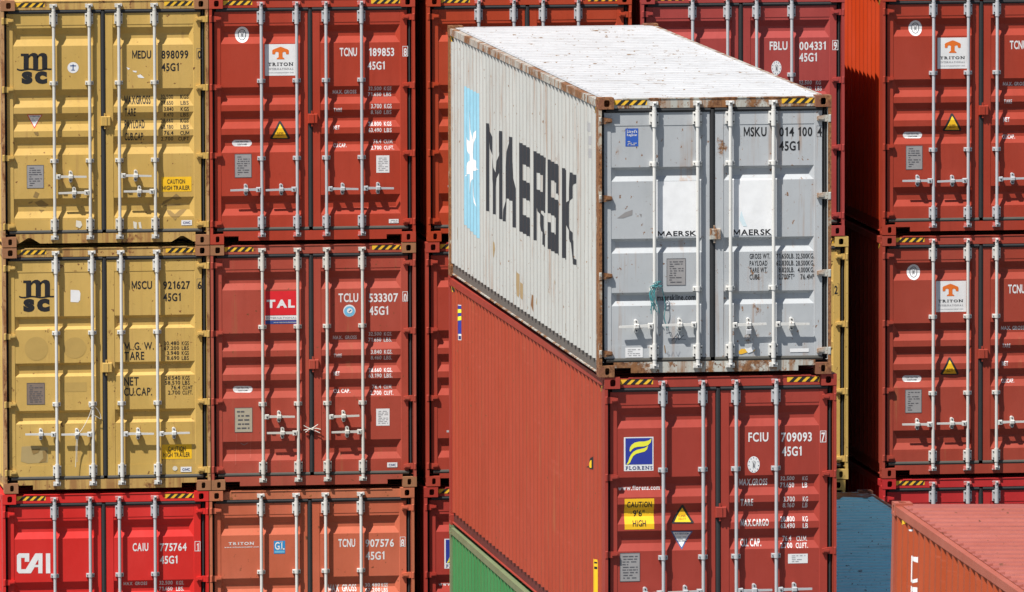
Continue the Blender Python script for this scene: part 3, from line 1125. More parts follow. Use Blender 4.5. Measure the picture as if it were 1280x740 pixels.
RUST_DARK = (.085, .030, .014); RUST = (.22, .085, .030)
def paint(name, col, rust=.0, streak=.0, fade=.14, rough=.48, seed=0, bump=.25, across=0, panel=0, scrape=0, valley_shade=0, dirt=.25, rust_col=RUST, rust_dark=RUST_DARK):
    """Weathered paint: chalky fading, dirt, rust blooms and rust runs, all in the container's own metres."""
    m = bpy.data.materials.new(name); m.use_nodes = True
    nt = m.node_tree; L = nt.links.new; b = nt.nodes['Principled BSDF']
    tc = nt.nodes.new('ShaderNodeTexCoord')
    def mapped(scale, off):
        mp = nt.nodes.new('ShaderNodeMapping'); mp.inputs['Scale'].default_value = scale
        mp.inputs['Location'].default_value = (off*3.7+seed*5.13, off*1.9+seed*2.71, off*2.3+seed*7.37)
        L(tc.outputs['Object'], mp.inputs['Vector']); return mp.outputs[0]
    def noise(scale, off, sc=1.0, det=8, ro=.6):
        n = nt.nodes.new('ShaderNodeTexNoise'); n.inputs['Scale'].default_value = sc
        n.inputs['Detail'].default_value = det; n.inputs['Roughness'].default_value = ro
        L(mapped(scale, off), n.inputs['Vector']); return n.outputs['Fac']
    def ramp(f, a, c):
        r = nt.nodes.new('ShaderNodeMapRange'); r.inputs['From Min'].default_value = a; r.inputs['From Max'].default_value = c
        L(f, r.inputs['Value']); return r.outputs[0]
    def mul(f, k):
        r = nt.nodes.new('ShaderNodeMath'); r.operation = 'MULTIPLY'; L(f, r.inputs[0])
        if isinstance(k, (int, float)): r.inputs[1].default_value = k
        else: L(k, r.inputs[1])
        return r.outputs[0]
    def mix(f, a, bb):
        x = nt.nodes.new('ShaderNodeMix'); x.data_type = 'RGBA'
        L(f, x.inputs['Factor'])
        for k, v in (('A', a), ('B', bb)):
            if isinstance(v, tuple): x.inputs[k].default_value = (*v, 1)
            else: L(v, x.inputs[k])
        return x.outputs['Result']
    g = sum(col)/3
    chalk = tuple(min(.92, (c*.94+g*.08)*1.20+.006) for c in col)
    dark = tuple(c*.66 for c in col)
    c = mix(mul(ramp(noise((1.1, 1.1, .8), 1, 1.0, 5), .35, .72), min(1, fade*4)), col, chalk)
    c = mix(mul(ramp(noise((7, 7, 1.1), 2, 1.0, 6), .50, .78), dirt), c, dark)
    c = mix(mul(ramp(noise((26, 26, 26), 3, 1.0, 4, .7), .60, .72), dirt*.8), c, tuple(x*.6 for x in col))
    if panel:                                   # side sheets welded from panels of slightly different fade
        sp = nt.nodes.new('ShaderNodeSeparateXYZ'); L(tc.outputs['Object'], sp.inputs[0])
        dv = nt.nodes.new('ShaderNodeMath'); dv.operation = 'DIVIDE'; L(sp.outputs['Y'], dv.inputs[0]); dv.inputs[1].default_value = 1.111
        fl = nt.nodes.new('ShaderNodeMath'); fl.operation = 'FLOOR'; L(dv.outputs[0], fl.inputs[0])
        ad = nt.nodes.new('ShaderNodeMath'); L(fl.outputs[0], ad.inputs[0]); ad.inputs[1].default_value = seed*7.7
        wnz = nt.nodes.new('ShaderNodeTexWhiteNoise'); wnz.noise_dimensions = '1D'; L(ad.outputs[0], wnz.inputs['W'])
        c = mix(mul(wnz.outputs['Value'], panel*4), c, tuple(x*.75 for x in col))
    if valley_shade:                                  # roof furrows painted darker, standing in for shade between the ribs
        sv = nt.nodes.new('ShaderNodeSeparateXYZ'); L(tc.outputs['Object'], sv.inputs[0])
        c = mix(mul(ramp(sv.outputs['Z'], 2.868, 2.842), valley_shade), c, tuple(.45*x+.02 for x in col))
    if scrape:
        sc = mul(ramp(noise((1, .35, 20), 14, 1.0, 5, .7), .62-.04*scrape, .68), ramp(noise((1, .6, .9), 15, 1.0, 4), .50, .62))
        c = mix(mul(sc, min(.8, .5*scrape)), c, tuple(min(.8, x*1.25+.05) for x in col))
    rf = None
    if rust > 0:
        big = noise((2.6, 2.6, 2.0), 5, 1.0, 10, .72)
        t = .70-.32*rust
        rf = ramp(big, t, t+.05)
        spots = ramp(noise((19, 19, 16), 6, 1.0, 5, .65), .665-.12*rust, .70-.12*rust)
        mxn = nt.nodes.new('ShaderNodeMath'); mxn.operation = 'MAXIMUM'; L(rf, mxn.inputs[0]); L(spots, mxn.inputs[1]); rf = mxn.outputs[0]
        rc = mix(ramp(noise((40, 40, 30), 7, 1.0, 6, .7), .35, .68), rust_dark, rust_col)
        c = mix(rf, c, rc)
    if streak > 0:
        sf = mul(ramp(noise((15, 15, .55), 8, 1.0, 4, .6), .60-.11*streak, .72-.10*streak), ramp(noise((1.5, 1.5, 1.5), 9, 1.0, 3), .42-.2*max(0, streak-.5), .62-.3*max(0, streak-.5)))
        c = mix(mul(sf, min(.75, .30+.45*streak)), c, (.26, .115, .042) if streak > .5 else (.30, .15, .06))
    if across:
        af = mul(ramp(noise((.9, 16, 4), 12, 1.0, 6, .65), .60-.06*across, .70), ramp(noise((.8, 1.2, 1), 13, 1.0, 4), .44, .60))
        c = mix(mul(af, min(1, .55+.3*across)), c, tuple(.5*x for x in rust_col))
    L(c, b.inputs['Base Color']); b.inputs['Specular IOR Level'].default_value = .28
    rr = nt.nodes.new('ShaderNodeMapRange'); rr.inputs['To Min'].default_value = rough-.08; rr.inputs['To Max'].default_value = rough+.18
    L(noise((5, 5, 3), 10), rr.inputs['Value']); L(rr.outputs[0], b.inputs['Roughness'])
    if bump:
        bp = nt.nodes.new('ShaderNodeBump'); bp.inputs['Strength'].default_value = bump; bp.inputs['Distance'].default_value = .02
        L(noise((3.2, 3.2, 2.4), 11, 1.0, 3, .5), bp.inputs['Height']); L(bp.outputs[0], b.inputs['Normal'])
    MATS[name] = m
    return m

for n_, c_, r_ in (('white', (.74, .74, .74), .45), ('black', (.018, .018, .02), .5), ('amber', (.86, .50, .018), .5), ('amber2', (.80, .45, .04), .6),
                   ('signal', (.66, .022, .03), .45), ('slate', (.06, .12, .28), .5), ('navy', (.02, .035, .16), .5), ('navyblue', (.035, .07, .26), .5),
                   ('royal', (.030, .045, .30), .45), ('royal2', (.03, .10, .42), .45), ('lemon', (.80, .78, .06), .5), ('azure', (.03, .25, .55), .45),
                   ('sky', (.16, .45, .66), .5), ('sky2', (.27, .52, .65), .5), ('palesky', (.64, .77, .82), .6), ('cleanwhite', (.80, .81, .82), .5),
                   ('orange', (.72, .16, .022), .5), ('grey', (.34, .34, .35), .6), ('palegrey', (.62, .62, .63), .6), ('darkgrey', (.09, .09, .10), .6),
                   ('steel', (.30, .29, .29), .5), ('brownsteel', (.21, .16, .13), .6), ('parchment', (.40, .36, .27), .6), ('brown', (.22, .10, .01), .6),
                   ('smudge', (.27, .175, .062), .8), ('smudge2', (.26, .25, .25), .8), ('dust', (.40, .30, .135), .8), ('ghost', (.455, .302, .09), .6),
                   ('palewhite', (.66, .62, .52), .6), ('dustred', (.50, .14, .10), .7), ('ink', (.10, .11, .13), .7), ('ink2', (.26, .27, .30), .7),
                   ('rustmark', (.30, .18, .08), .9), ('scarlet', (.50, .022, .02), .45), ('stain', (.33, .235, .125), .85), ('stain_dark', (.20, .10, .045), .9), ('letterblack', (.030, .033, .040), .6),
                   ('hazard_yellow', (.82, .48, .035), .5), ('hazard_black', (.022, .022, .022), .55), ('seal_ink', (.05, .05, .05), .5),
                   ('rubber', (.028, .029, .031), .65), ('rubber_worn', (.072, .070, .062), .8), ('void', (.012, .012, .013), .9),
                   ('bolt', (.035, .035, .037), .6), ('primer_pink', (.62, .17, .15), .6), ('teal_rope', (.06, .25, .27), .8), ('cord_white', (.66, .64, .58), .8)):
    plain(n_, c_, r_)
plain('zinc', (.42, .43, .445), .45)
plain('rod_white', (.58, .575, .55), .5)
plain('rod_cream', (.54, .525, .48), .5)
plain('rod_grey', (.46, .47, .49), .45)
paint('cast_rust', (.20, .075, .040), rust=.9, seed=3, dirt=.4, rough=.75, rust_col=(.36, .17, .075))
paint('rod_rust', (.58, .575, .55), rust=.22, seed=4, dirt=.3, rust_col=(.34, .16, .07))
plain('steel_deck', (.10, .11, .11), .8)
plain('concrete', (.26, .25, .23), .9)

# ------------------------------------------------------------------ mesh helpers
class MB:
    def __init__(s): s.v = []; s.f = []; s.m = []
    def face(s, pts, m=0):
        n = len(s.v); s.v += [tuple(p) for p in pts]; s.f.append(tuple(range(n, n+len(pts)))); s.m.append(m)
    def box(s, x0, x1, y0, y1, z0, z1, m=0):
        n = len(s.v)
        s.v += [(x0, y0, z0), (x1, y0, z0), (x1, y1, z0), (x0, y1, z0), (x0, y0, z1), (x1, y0, z1), (x1, y1, z1), (x0, y1, z1)]
        for q in ((0, 3, 2, 1), (4, 5, 6, 7), (0, 1, 5, 4), (1, 2, 6, 5), (2, 3, 7, 6), (3, 0, 4, 7)):
            s.f.append(tuple(n+i for i in q)); s.m.append(m)
    def prism(s, pts, y0, y1, m=0):
        """polygon in (x, z) extruded along y; pts counter-clockwise as seen from the front"""
        n = len(s.v); k = len(pts)
        s.v += [(p[0], y0, p[1]) for p in pts]+[(p[0], y1, p[1]) for p in pts]
        s.f.append(tuple(range(n, n+k))); s.m.append(m)
        s.f.append(tuple(range(n+2*k-1, n+k-1, -1))); s.m.append(m)
        for i in range(k):
            j = (i+1) % k; s.f.append((n+i, n+k+i, n+k+j, n+j)); s.m.append(m)
    def bevbox(s, x0, x1, y0, y1, z0, z1, b=.006, m=0):
        """box with chamfered front edges"""
        n = len(s.v)
        s.v += [(x0+b, y0, z0+b), (x1-b, y0, z0+b), (x1-b, y0, z1-b), (x0+b, y0, z1-b), (x0, y0+b, z0), (x1, y0+b, z0), (x1, y0+b, z1), (x0, y0+b, z1), (x0, y1, z0), (x1, y1, z0), (x1, y1, z1), (x0, y1, z1)]
        q = [(0, 1, 2, 3), (8, 11, 10, 9)]
        for i in range(4):
            j = (i+1) % 4; q += [(4+i, 4+j, j, i), (8+i, 8+j, 4+j, 4+i)]
        for t in q: s.f.append(tuple(n+i for i in t)); s.m.append(m)
    def cyl(s, x, y, z0, z1, r, m=0, seg=14, axis='z'):
        n = len(s.v); c = [(math.cos(2*math.pi*i/seg)*r, math.sin(2*math.pi*i/seg)*r) for i in range(seg)]
        for h in (z0, z1):
            for a, b in c:
                s.v.append((x+a, y+b, h) if axis == 'z' else (x+a, h, y+b))
        for i in range(seg):
            j = (i+1) % seg; s.f.append((n+i, n+j, n+seg+j, n+seg+i)); s.m.append(m)
        s.f.append(tuple(range(n+seg-1, n-1, -1))); s.m.append(m); s.f.append(tuple(range(n+seg, n+2*seg))); s.m.append(m)
    def mesh(s, name):
        me = bpy.data.meshes.new(name); me.from_pydata(s.v, [], s.f); me.polygons.foreach_set('material_index', s.m)
        bm = bmesh.new(); bm.from_mesh(me); bmesh.ops.remove_doubles(bm, verts=bm.verts, dist=1e-5)
        bmesh.ops.recalc_face_normals(bm, faces=bm.faces); bm.to_mesh(me); bm.free()
        return me

def link(name, me, mats, parent=None, loc=(0, 0, 0), smooth=False):
    o = bpy.data.objects.new(name, me); COL.objects.link(o)
    if len(me.materials) < len(mats):
        while len(me.materials) < len(mats): me.materials.append(None)
    for i, m in enumerate(mats):
        o.material_slots[i].link = 'OBJECT'; o.material_slots[i].material = MATS[m] if isinstance(m, str) else m
    if parent: o.parent = parent
    o.location = loc
    if smooth:
        for p in me.polygons: p.use_smooth = True
        me.set_sharp_from_angle(angle=math.radians(34))
    return o

def tag(o, label, cat, group=None, kind=None):
    if label: o['label'] = label
    if cat: o['category'] = cat
    if group: o['group'] = group
    if kind: o['kind'] = kind

# ------------------------------------------------------------------ lettering
GLYPH = {}
def load_glyphs():
    chars = set()
    for parts in list(DECALS.values()):
        for nm, items in parts:
            for it in items:
                if it[0] == 't': chars |= set(it[1])
    chars.discard(' '); chars |= set('HxWM')
    tmp = []
    for style, off in (('r', .016), ('b', .023), ('x', .055), ('s', .022)):
        for ch in sorted(chars):
            cu = bpy.data.curves.new('glyph', 'FONT'); cu.body = ch; cu.size = 1.0; cu.offset = off; cu.resolution_u = 3
            o = bpy.data.objects.new('glyph', cu); COL.objects.link(o); tmp.append((style, ch, o, cu))
    bpy.context.view_layer.update()
    dg = bpy.context.evaluated_depsgraph_get()
    for style, ch, o, cu in tmp:
        me = bpy.data.meshes.new_from_object(o.evaluated_get(dg))
        vs_ = [(v.co.x, v.co.y) for v in me.vertices]; fs = [tuple(p.vertices) for p in me.polygons]
        if style == 's' and ch.isupper() and vs_:                 # slab feet for the serif logos
            xs = [v[0] for v in vs_]; h = .73; t = .075
            feet = {'T': [(.5, 0)], 'R': [(.15, 0), (.85, 0), (.12, 1)], 'I': [(.5, 0), (.5, 1)], 'N': [(.1, 0), (.1, 1), (.9, 1)], 'F': [(.12, 0), (.1, 1)], 'L': [(.12, 1), (.12, 0)], 'E': [(.1, 1), (.1, 0)], 'A': [(.05, 0), (.95, 0)], 'G': [], 'O': [], 'S': []}.get(ch, [])
            w = max(xs)-min(xs)
            for fx, fz in feet:
                cx = min(xs)+fx*w; n = len(vs_); zz = 0 if fz == 0 else h-t
                vs_ += [(cx-.16, zz), (cx+.16, zz), (cx+.16, zz+t), (cx-.16, zz+t)]; fs.append((n, n+1, n+2, n+3))
        if ch == '1':
            w = {'r': .13, 'b': .16, 'x': .2, 's': .16}[style]
            vs_ = [(.30-w, 0), (.30, 0), (.30, .73), (.30-w*.8, .73), (.30-w, .66), (.02, .60), (.02, .50), (.30-w, .54)]
            fs = [(0, 1, 2, 3, 4, 7), (4, 5, 6, 7)]
        if ch == 'M':
            w = {'r': .085, 'b': .105, 'x': .16, 's': .10}[style]; z = .70
            vs_ = [(0, 0), (w, 0), (w, .73), (0, .73), (z-w, 0), (z, 0), (z, .73), (z-w, .73), (w, .73), (w, .46), (z/2-w*.45, .06), (z/2+w*.45, .06), (z-w, .46), (z-w, .73), (z/2, .27)]
            fs = [(0, 1, 2, 3), (4, 5, 6, 7), (8, 9, 10, 14), (10, 11, 14), (11, 12, 13, 14)]
        GLYPH[style, ch] = (vs_, fs); bpy.data.meshes.remove(me)
    for style, ch, o, cu in tmp:
        bpy.data.objects.remove(o); bpy.data.curves.remove(cu)

def text_polys(s, u0, v0, u1, v1, style):
    polys = []; x = 0.0; top = 0.01
    for ch in s:
        if ch == ' ': x += .30; continue
        vs_, fs = GLYPH[style, ch]
        if not vs_: continue
        a = min(v[0] for v in vs_); b = max(v[0] for v in vs_); w = b-a
        pad = 0.0
        if ch in '1I' and style in 'rb': pad = .06
        x += pad
        for f in fs: polys.append([(vs_[i][0]-a+x, vs_[i][1]) for i in f])
        x += w+pad+(.085 if style != 's' else .12)
        top = max(top, max(v[1] for v in vs_))
    W = max(p[0] for q in polys for p in q); kx = (u1-u0)/W; kz = (v1-v0)/top
    return [[(u0+p[0]*kx, v0+p[1]*kz) for p in q] for q in polys]

def stroke_polys(pts, w):
    out = []
    for (a, b) in zip(pts, pts[1:]):
        d = Vector((b[0]-a[0], b[1]-a[1])); n = Vector((-d.y, d.x)).normalized()*(w/2)
        out.append([(a[0]+n.x, a[1]+n.y), (a[0]-n.x, a[1]-n.y), (b[0]-n.x, b[1]-n.y), (b[0]+n.x, b[1]+n.y)])
    return out

def rnd_lines(u0, v0, u1, v1, n, seed):
    rg = random.Random(seed); out = []; step = (v1-v0)/n
    for i in range(n):
        v = v1-(i+.5)*step; u = u0+rg.random()*.1*(u1-u0)
        while u < u1-.01:
            l = min(rg.uniform(.015, .06), u1-u); out.append([(u, v-step*.17), (u+l, v-step*.17), (u+l, v+step*.17), (u, v+step*.17)]); u += l+rg.uniform(.006, .02)
            if rg.random() < .18: break
    return out

def item_polys(it):
    k = it[0]
    if k == 't':
        _, s, u0, v0, u1, v1, c, st, L = it; return text_polys(s, u0, v0, u1, v1, st), c, L
    if k == 'r':
        _, u0, v0, u1, v1, c, L = it; return [[(u0, v0), (u1, v0), (u1, v1), (u0, v1)]], c, L
    if k == 'o':
        _, u0, v0, u1, v1, w, c, L = it
        return [[(u0, v0), (u1, v0), (u1, v0+w), (u0, v0+w)], [(u0, v1-w), (u1, v1-w), (u1, v1), (u0, v1)], [(u0, v0+w), (u0+w, v0+w), (u0+w, v1-w), (u0, v1-w)], [(u1-w, v0+w), (u1, v0+w), (u1, v1-w), (u1-w, v1-w)]], c, L
    if k == 'e':
        _, u0, v0, u1, v1, c, L = it
        return [[((u0+u1)/2+(u1-u0)/2*math.cos(a*math.pi/14), (v0+v1)/2+(v1-v0)/2*math.sin(a*math.pi/14)) for a in range(28)]], c, L
    if k == 'p': return [it[1]], it[2], it[3]
    if k == 's': return stroke_polys(it[1], it[2]), it[3], it[4]
    if k == 'l': return rnd_lines(*it[1:6], seed=int(it[1]*9999)), it[6], it[7]

def decal(name, items, parent, breaks_u, breaks_v, place):
    """flat shapes cut along the surface's fold lines and laid on it"""
    verts = []; faces = []; mi = []; mats = []
    bm = bmesh.new(); lay = bm.verts.layers.float.new('lift')
    for it in items:
        polys, c, L = item_polys(it)
        if c not in mats: mats.append(c)
        for q in polys:
            vv = [bm.verts.new((p[0], p[1], 0)) for p in q]
            for v in vv: v[lay] = L
            try:
                f = bm.faces.new(vv); f.material_index = mats.index(c)
            except ValueError: pass
    bmesh.ops.triangulate(bm, faces=[f for f in bm.faces if len(f.verts) > 4])
    us = [v.co.x for v in bm.verts]; vz = [v.co.y for v in bm.verts]
    for ax, brs, lo, hi in ((0, breaks_u, min(us), max(us)), (1, breaks_v, min(vz), max(vz))):
        for t in brs:
            if lo < t < hi:
                no = (1, 0, 0) if ax == 0 else (0, 1, 0); co = (t, 0, 0) if ax == 0 else (0, t, 0)
                bmesh.ops.bisect_plane(bm, geom=bm.verts[:]+bm.edges[:]+bm.faces[:], dist=1e-6, plane_co=co, plane_no=no)
    for f in bm.faces:
        f.normal_update()
    for v in bm.verts: v.co = place(v.co.x, v.co.y, v[lay])
    me = bpy.data.meshes.new(name); bm.to_mesh(me); bm.free()
    return link(name, me, mats, parent)

# ------------------------------------------------------------------ container geometry
W, LEN, H = 2.438, 12.192, 2.896
CW, CD, CH = .162, .178, .118
Y_ST, Y_PAN = .062, .067
# door channels: (top, bottom, upper slope, lower slope, depth)
CHANNELS = {
    'A': [(t, b, .077, .078, .040) for t, b in ((2.569, 2.357), (1.846, 1.637), (1.566, 1.358), (1.287, 1.075), (.564, .333))],
    'B': [(t, b, .032, .050, .038) for t, b in ((2.171, 2.024), (1.430, 1.278), (.870, .732))],
    'C': [(t, b, .032, .036, .036) for t, b in ((2.080, 1.923), (1.530, 1.368), (.969, .811))],
}
DOOR_U = {'left': (.066, .142, 1.092, 1.172), 'right': (1.226, 1.317, 2.264, 2.350)}
RAMP = .050
def chan_depth(kind, v):
    for t, b, s1, s2, d in CHANNELS[kind]:
        if b < v < t: return d*min(1, (t-v)/s1, (v-b)/s2)
    return 0.0
def door_y(kind, u, v):
    for a, p0, p1, e in DOOR_U.values():
        if p0 <= u <= p1 and .3179 < v < 2.6021:
            d = chan_depth(kind, v); dm = CHANNELS[kind][0][4]
            return Y_PAN+min(d, dm*max(0, min((u-p0), (p1-u))/RAMP))
    return Y_ST
def breaks(kind):
    bu = []
    for a, p0, p1, e in DOOR_U.values(): bu += [p0, p0+RAMP, p1-RAMP, p1]
    bv = [2.602, .318]
    for t, b, s1, s2, d in CHANNELS[kind]: bv += [t, t-s1, b+s2, b]
    return bu, bv

CACHE = {}
def cached(key, fn):
    if key not in CACHE: CACHE[key] = fn()
    return CACHE[key]

def door_mesh(kind, side):
    a, p0, p1, e = DOOR_U[side]; m = MB(); z0, z1 = .186, 2.739
    m.bevbox(a, p0, Y_ST, .11, z0, z1, .004); m.bevbox(p1, e, Y_ST, .11, z0, z1, .004)
    m.box(p0, p1, Y_ST+.001, .11, 2.602, z1); m.box(p0, p1, Y_ST+.0025, .11, z0, .318)
    us = [p0, p0+RAMP, p1-RAMP, p1]; vs_ = [.318]
    for t, b, s1, s2, d in sorted(CHANNELS[kind], key=lambda c: c[1]): vs_ += [b, b+s2, t-s1, t]
    vs_.append(2.602)
    P = lambda u, v: (u, door_y(kind, u, v), v)
    for j in range(len(vs_)-1):
        for i in range(3):
            q = [P(us[i], vs_[j]), P(us[i+1], vs_[j]), P(us[i+1], vs_[j+1]), P(us[i], vs_[j+1])]
            ys = [p[1] for p in q]
            if i != 1 and max(ys)-min(ys) > 1e-6 and sum(1 for y in ys if y > Y_PAN+1e-4) == 1:
                k = [n for n in range(4) if ys[n] > Y_PAN+1e-4][0]
                m.face([q[k], q[(k+1) % 4], q[(k+2) % 4]]); m.face([q[k], q[(k+2) % 4], q[(k+3) % 4]])
            else: m.face(q)
    me = m.mesh('door')
    return me

def gasket_mesh(side):
    m = MB()
    def strip_h(u0, u1, z0, z1, mt):       # rounded rubber lip, running across
        pr = [(.064, z0), (.050, z0+.007), (.044, (z0+z1)/2), (.050, z1-.007), (.064, z1)]
        for p, q in zip(pr, pr[1:]): m.face([(u0, p[0], p[1]), (u1, p[0], p[1]), (u1, q[0], q[1]), (u0, q[0], q[1])], mt)
    def strip_v(u0, u1, z0, z1, mt, y=.049):
        pr = [(u0, y+.024), (u0+.007, y+.006), ((u0+u1)/2, y), (u1-.007, y+.006), (u1, y+.024)]
        for p, q in zip(pr, pr[1:]): m.face([(p[0], p[1], z0), (q[0], q[1], z0), (q[0], q[1], z1), (p[0], p[1], z1)], mt)
    if side == 'left':
        strip_h(.085, 1.176, 2.735, 2.782, 0); strip_h(.085, 1.176, .143, .190, 1)
        strip_v(.034, .064, .20, 2.76, 0, .070); strip_v(1.173, 1.225, .19, 2.765, 0, .047)
    else:
        strip_h(1.222, W-.085, 2.735, 2.782, 0); strip_h(1.222, W-.085, .143, .190, 1)
        strip_v(W-.072, W-.044, .20, 2.76, 0, .060)
    return m.mesh('gasket')

def rod_mesh(kind):
    hi, lo = {'A': (1.921, 1.007), 'B': (2.205, .905), 'C': (1.885, 1.045)}[kind]
    m = MB(); y = .006; r = .0182
    m.cyl(0, y, .13, 2.80, r)
    for z0, z1 in ((2.612, 2.738), (.200, .317)):
        m.bevbox(-.047, .047, .016, .064, z0, z1, .004); m.cyl(0, y, z0-.022, z1+.022, .026)
        for bx in (-.034, .034):
            for bz in (z0+.022, z1-.022): m.cyl(bx, bz, .0110, .017, .008, 1, 8, 'y')
    for zc in (hi, lo):
        m.bevbox(-.047, .047, .018, .070, zc-.022, zc+.022, .004); m.cyl(0, y, zc-.022, zc+.022, .025)
        for bx in (-.036, .036): m.cyl(bx, zc, .014, .019, .006, 1, 8, 'y')
    for s, z in ((1, 2.826), (-1, .104)):
        m.cyl(0, y, min(z-s*.06, z), max(z-s*.06, z), .021)
        m.bevbox(-.016, .016, -.018, .046, z-.020, z+.020, .004)
        m.box(-.044, -.018, .010, .048, z-.018, z+.024, 2); m.box(.018, .040, .006, .048, z-.006, z+.026, 2 if s > 0 else 0)
        m.box(-.046, .042, .014, .048, z+s*.018-.007, z+s*.018+.007, 0)
        m.box(-.008, .008, -.022, -.017, z-.008, z+.008, 1)
    return m.mesh('locking_rod')

def handle_mesh(d):
    m = MB(); X = lambda a, b: (min(d*a, d*b), max(d*a, d*b))
    a, b = X(.018, .068); m.bevbox(a, b, -.018, .040, -.030, .026, .005)
    m.cyl(d*.045, -.002, -.023, -.017, .010, 1, 8, 'y')
    pts = [(.060, -.016), (.13, -.012), (.375, -.012), (.375, .010), (.13, .014), (.060, .016)]
    pts = [(d*p[0], p[1]) for p in pts]
    if d < 0: pts = pts[::-1]
    m.prism(pts, -.010, .006)
    hx = d*.190
    pts = [(hx+.020*math.cos(t)*1.0, (.048 if math.sin(t) > 0 else -.048)+.020*math.sin(t)) for t in [i*math.pi/8+.001 for i in range(16)]]
    m.prism(pts, .008, .066)
    m.cyl(hx, .046, .003, .009, .009, 1, 8, 'y'); m.cyl(hx, -.046, .003, .009, .009, 1, 8, 'y')
    m.bevbox(hx-.026, hx+.026, -.024, .02, -.022, .022, .006)
    return m.mesh('door_handle')

def hinge_mesh(d):
    m = MB(); f = lambda p: (d*p[0], p[1])
    pts = [f(p) for p in ((.030, -.034), (.070, -.034), (.146, -.020), (.146, .020), (.070, .034), (.030, .034))]
    if d < 0: pts = pts[::-1]
    m.prism(pts, .030, .063)
    a, b = sorted((d*.004, d*.034)); m.bevbox(a, b, -.002, .05, -.040, .040, .006)
    pts = [f(p) for p in ((.078, -.012), (.135, -.008), (.135, .008), (.078, .012))]
    if d < 0: pts = pts[::-1]
    m.prism(pts, .020, .031)
    return m.mesh('hinge')

def casting_mesh(sx, sy, sz):
    """hollow corner block with its three hand holes; outer faces at -x, -y and (sz) z"""
    m = MB(); n = 20
    def hole(cu, cv, ru, rv):
        return [(cu+ru*max(-1, min(1, 1.18*math.cos(t)))*1.0, cv+rv*max(-1, min(1, 1.18*math.sin(t)))) for t in [2*math.pi*i/n for i in range(n)]]
    def ring(w, h, hl, put, depth):
        # plate w x h with a hole, plus the lip going inwards
        per = []
        for (u, v) in hl:
            du, dv = u-w/2, v-h/2
            t = min((w/2)/abs(du) if du else 9e9, (h/2)/abs(dv) if dv else 9e9); per.append((w/2+du*t, h/2+dv*t))
        for i in range(n):
            j = (i+1) % n
            q = [per[i], per[j]]
            a, b = per[i], per[j]
            if abs(a[0]-b[0]) > 1e-6 and abs(a[1]-b[1]) > 1e-6:
                cx = 0 if min(a[0], b[0]) < 1e-6 else w; cz = 0 if min(a[1], b[1]) < 1e-6 else h
                m.face([put(*a, 0), put(cx, cz, 0), put(*b, 0)])
            m.face([put(*a, 0), put(*b, 0), put(*hl[j], 0), put(*hl[i], 0)])
            m.face([put(*hl[i], 0), put(*hl[j], 0), put(*hl[j], depth), put(*hl[i], depth)])
    zf = lambda z: z if sz > 0 else CH-z
    top = sz > 0
    ring(CW, CH, hole(CW*.54, CH*.5, .029 if top else .0225, .036), lambda u, v, d: (u, d, v), .014)
    ring(CD, CH, hole(CD*.5, CH*.5, .026, .034), lambda u, v, d: (d, u, v), .014)
    ring(CW, CD, hole(CW*.5, CD*.5, .032, .058), lambda u, v, d: (u, v, zf(CH-d)), .014)
    m.face([(CW, 0, 0), (CW, CD, 0), (CW, CD, CH), (CW, 0, CH)]); m.face([(0, CD, 0), (CW, CD, 0), (CW, CD, CH), (0, CD, CH)])
    z = zf(0); m.face([(0, 0, z), (CW, 0, z), (CW, CD, z), (0, CD, z)])
    # orient for the corner it sits in
    for i, (x, y, z) in enumerate(m.v): m.v[i] = (x if sx < 0 else -x, y if sy < 0 else -y, z)
    return m.mesh('corner_casting')

def frame_mesh(notch):
    m = MB()
    for s in (0, 1):
        X = lambda a, b: (a, b) if s == 0 else (W-b, W-a)
        a, b = X(.002, .034); m.box(a, b, .004, .016, CH, H-CH, 3)
        a, b = X(.002, .012); m.box(a, b, .016, .20, CH, H-CH, 3)
        a, b = X(.026, .034); m.box(a, b, .016, .10, CH, H-CH)
        a, b = X(.034, .075); m.box(a, b, .090, .10, CH, H-CH, 1)
        a, b = X(.004, .07); m.box(a, b, CD, LEN-CD, 2.792, 2.868)                 # top side rail
        a, b = X(.034, .046); m.box(a, b, CD, LEN-CD, .036, .160, 2)               # bottom side rail, web
        a, b = X(.014, .046); m.box(a, b, CD, LEN-CD, .024, .036, 0)               # and its flange
        a, b = X(.004, .10); m.box(a, b, LEN-.12, LEN-.004, CH, H-CH, 3)              # far corner post
    m.box(CW, W-CW, .050, .13, 2.783, 2.876); m.box(CW+.10, W-CW-.10, .043, .12, 2.876, 2.886)
    zt, zb = .148, .036
    if notch == 'peak':
        a = [(.19, zb), (.30, .103), (.335, .103), (.445, zb)]
    else:
        a = [(.168, .040), (.168, .090), (.342, .090), (.342, zb)]
    right = [(W-p[0], p[1]) for p in a[::-1]]
    seg = [(CW, zt), (CW, .092 if notch != 'peak' else zb)] + (a[1:] if notch != 'peak' else a) + (right[:-1] if notch != 'peak' else right) + [(W-CW, .092 if notch != 'peak' else zb), (W-CW, zt)]
    m.prism(seg, .050, .062)
    m.box(CW, W-CW, .062, .11, zt-.012, zt)
    m.box(CW, W-CW, LEN-.10, LEN-.01, 2.78, 2.87); m.box(CW, W-CW, LEN-.10, LEN-.01, .03, .16)
    for i in range(24): m.box(.062, W-.062, .45+i*.49, .50+i*.49, .04, .118, 2)    # floor cross-members
    return m.mesh('frame')

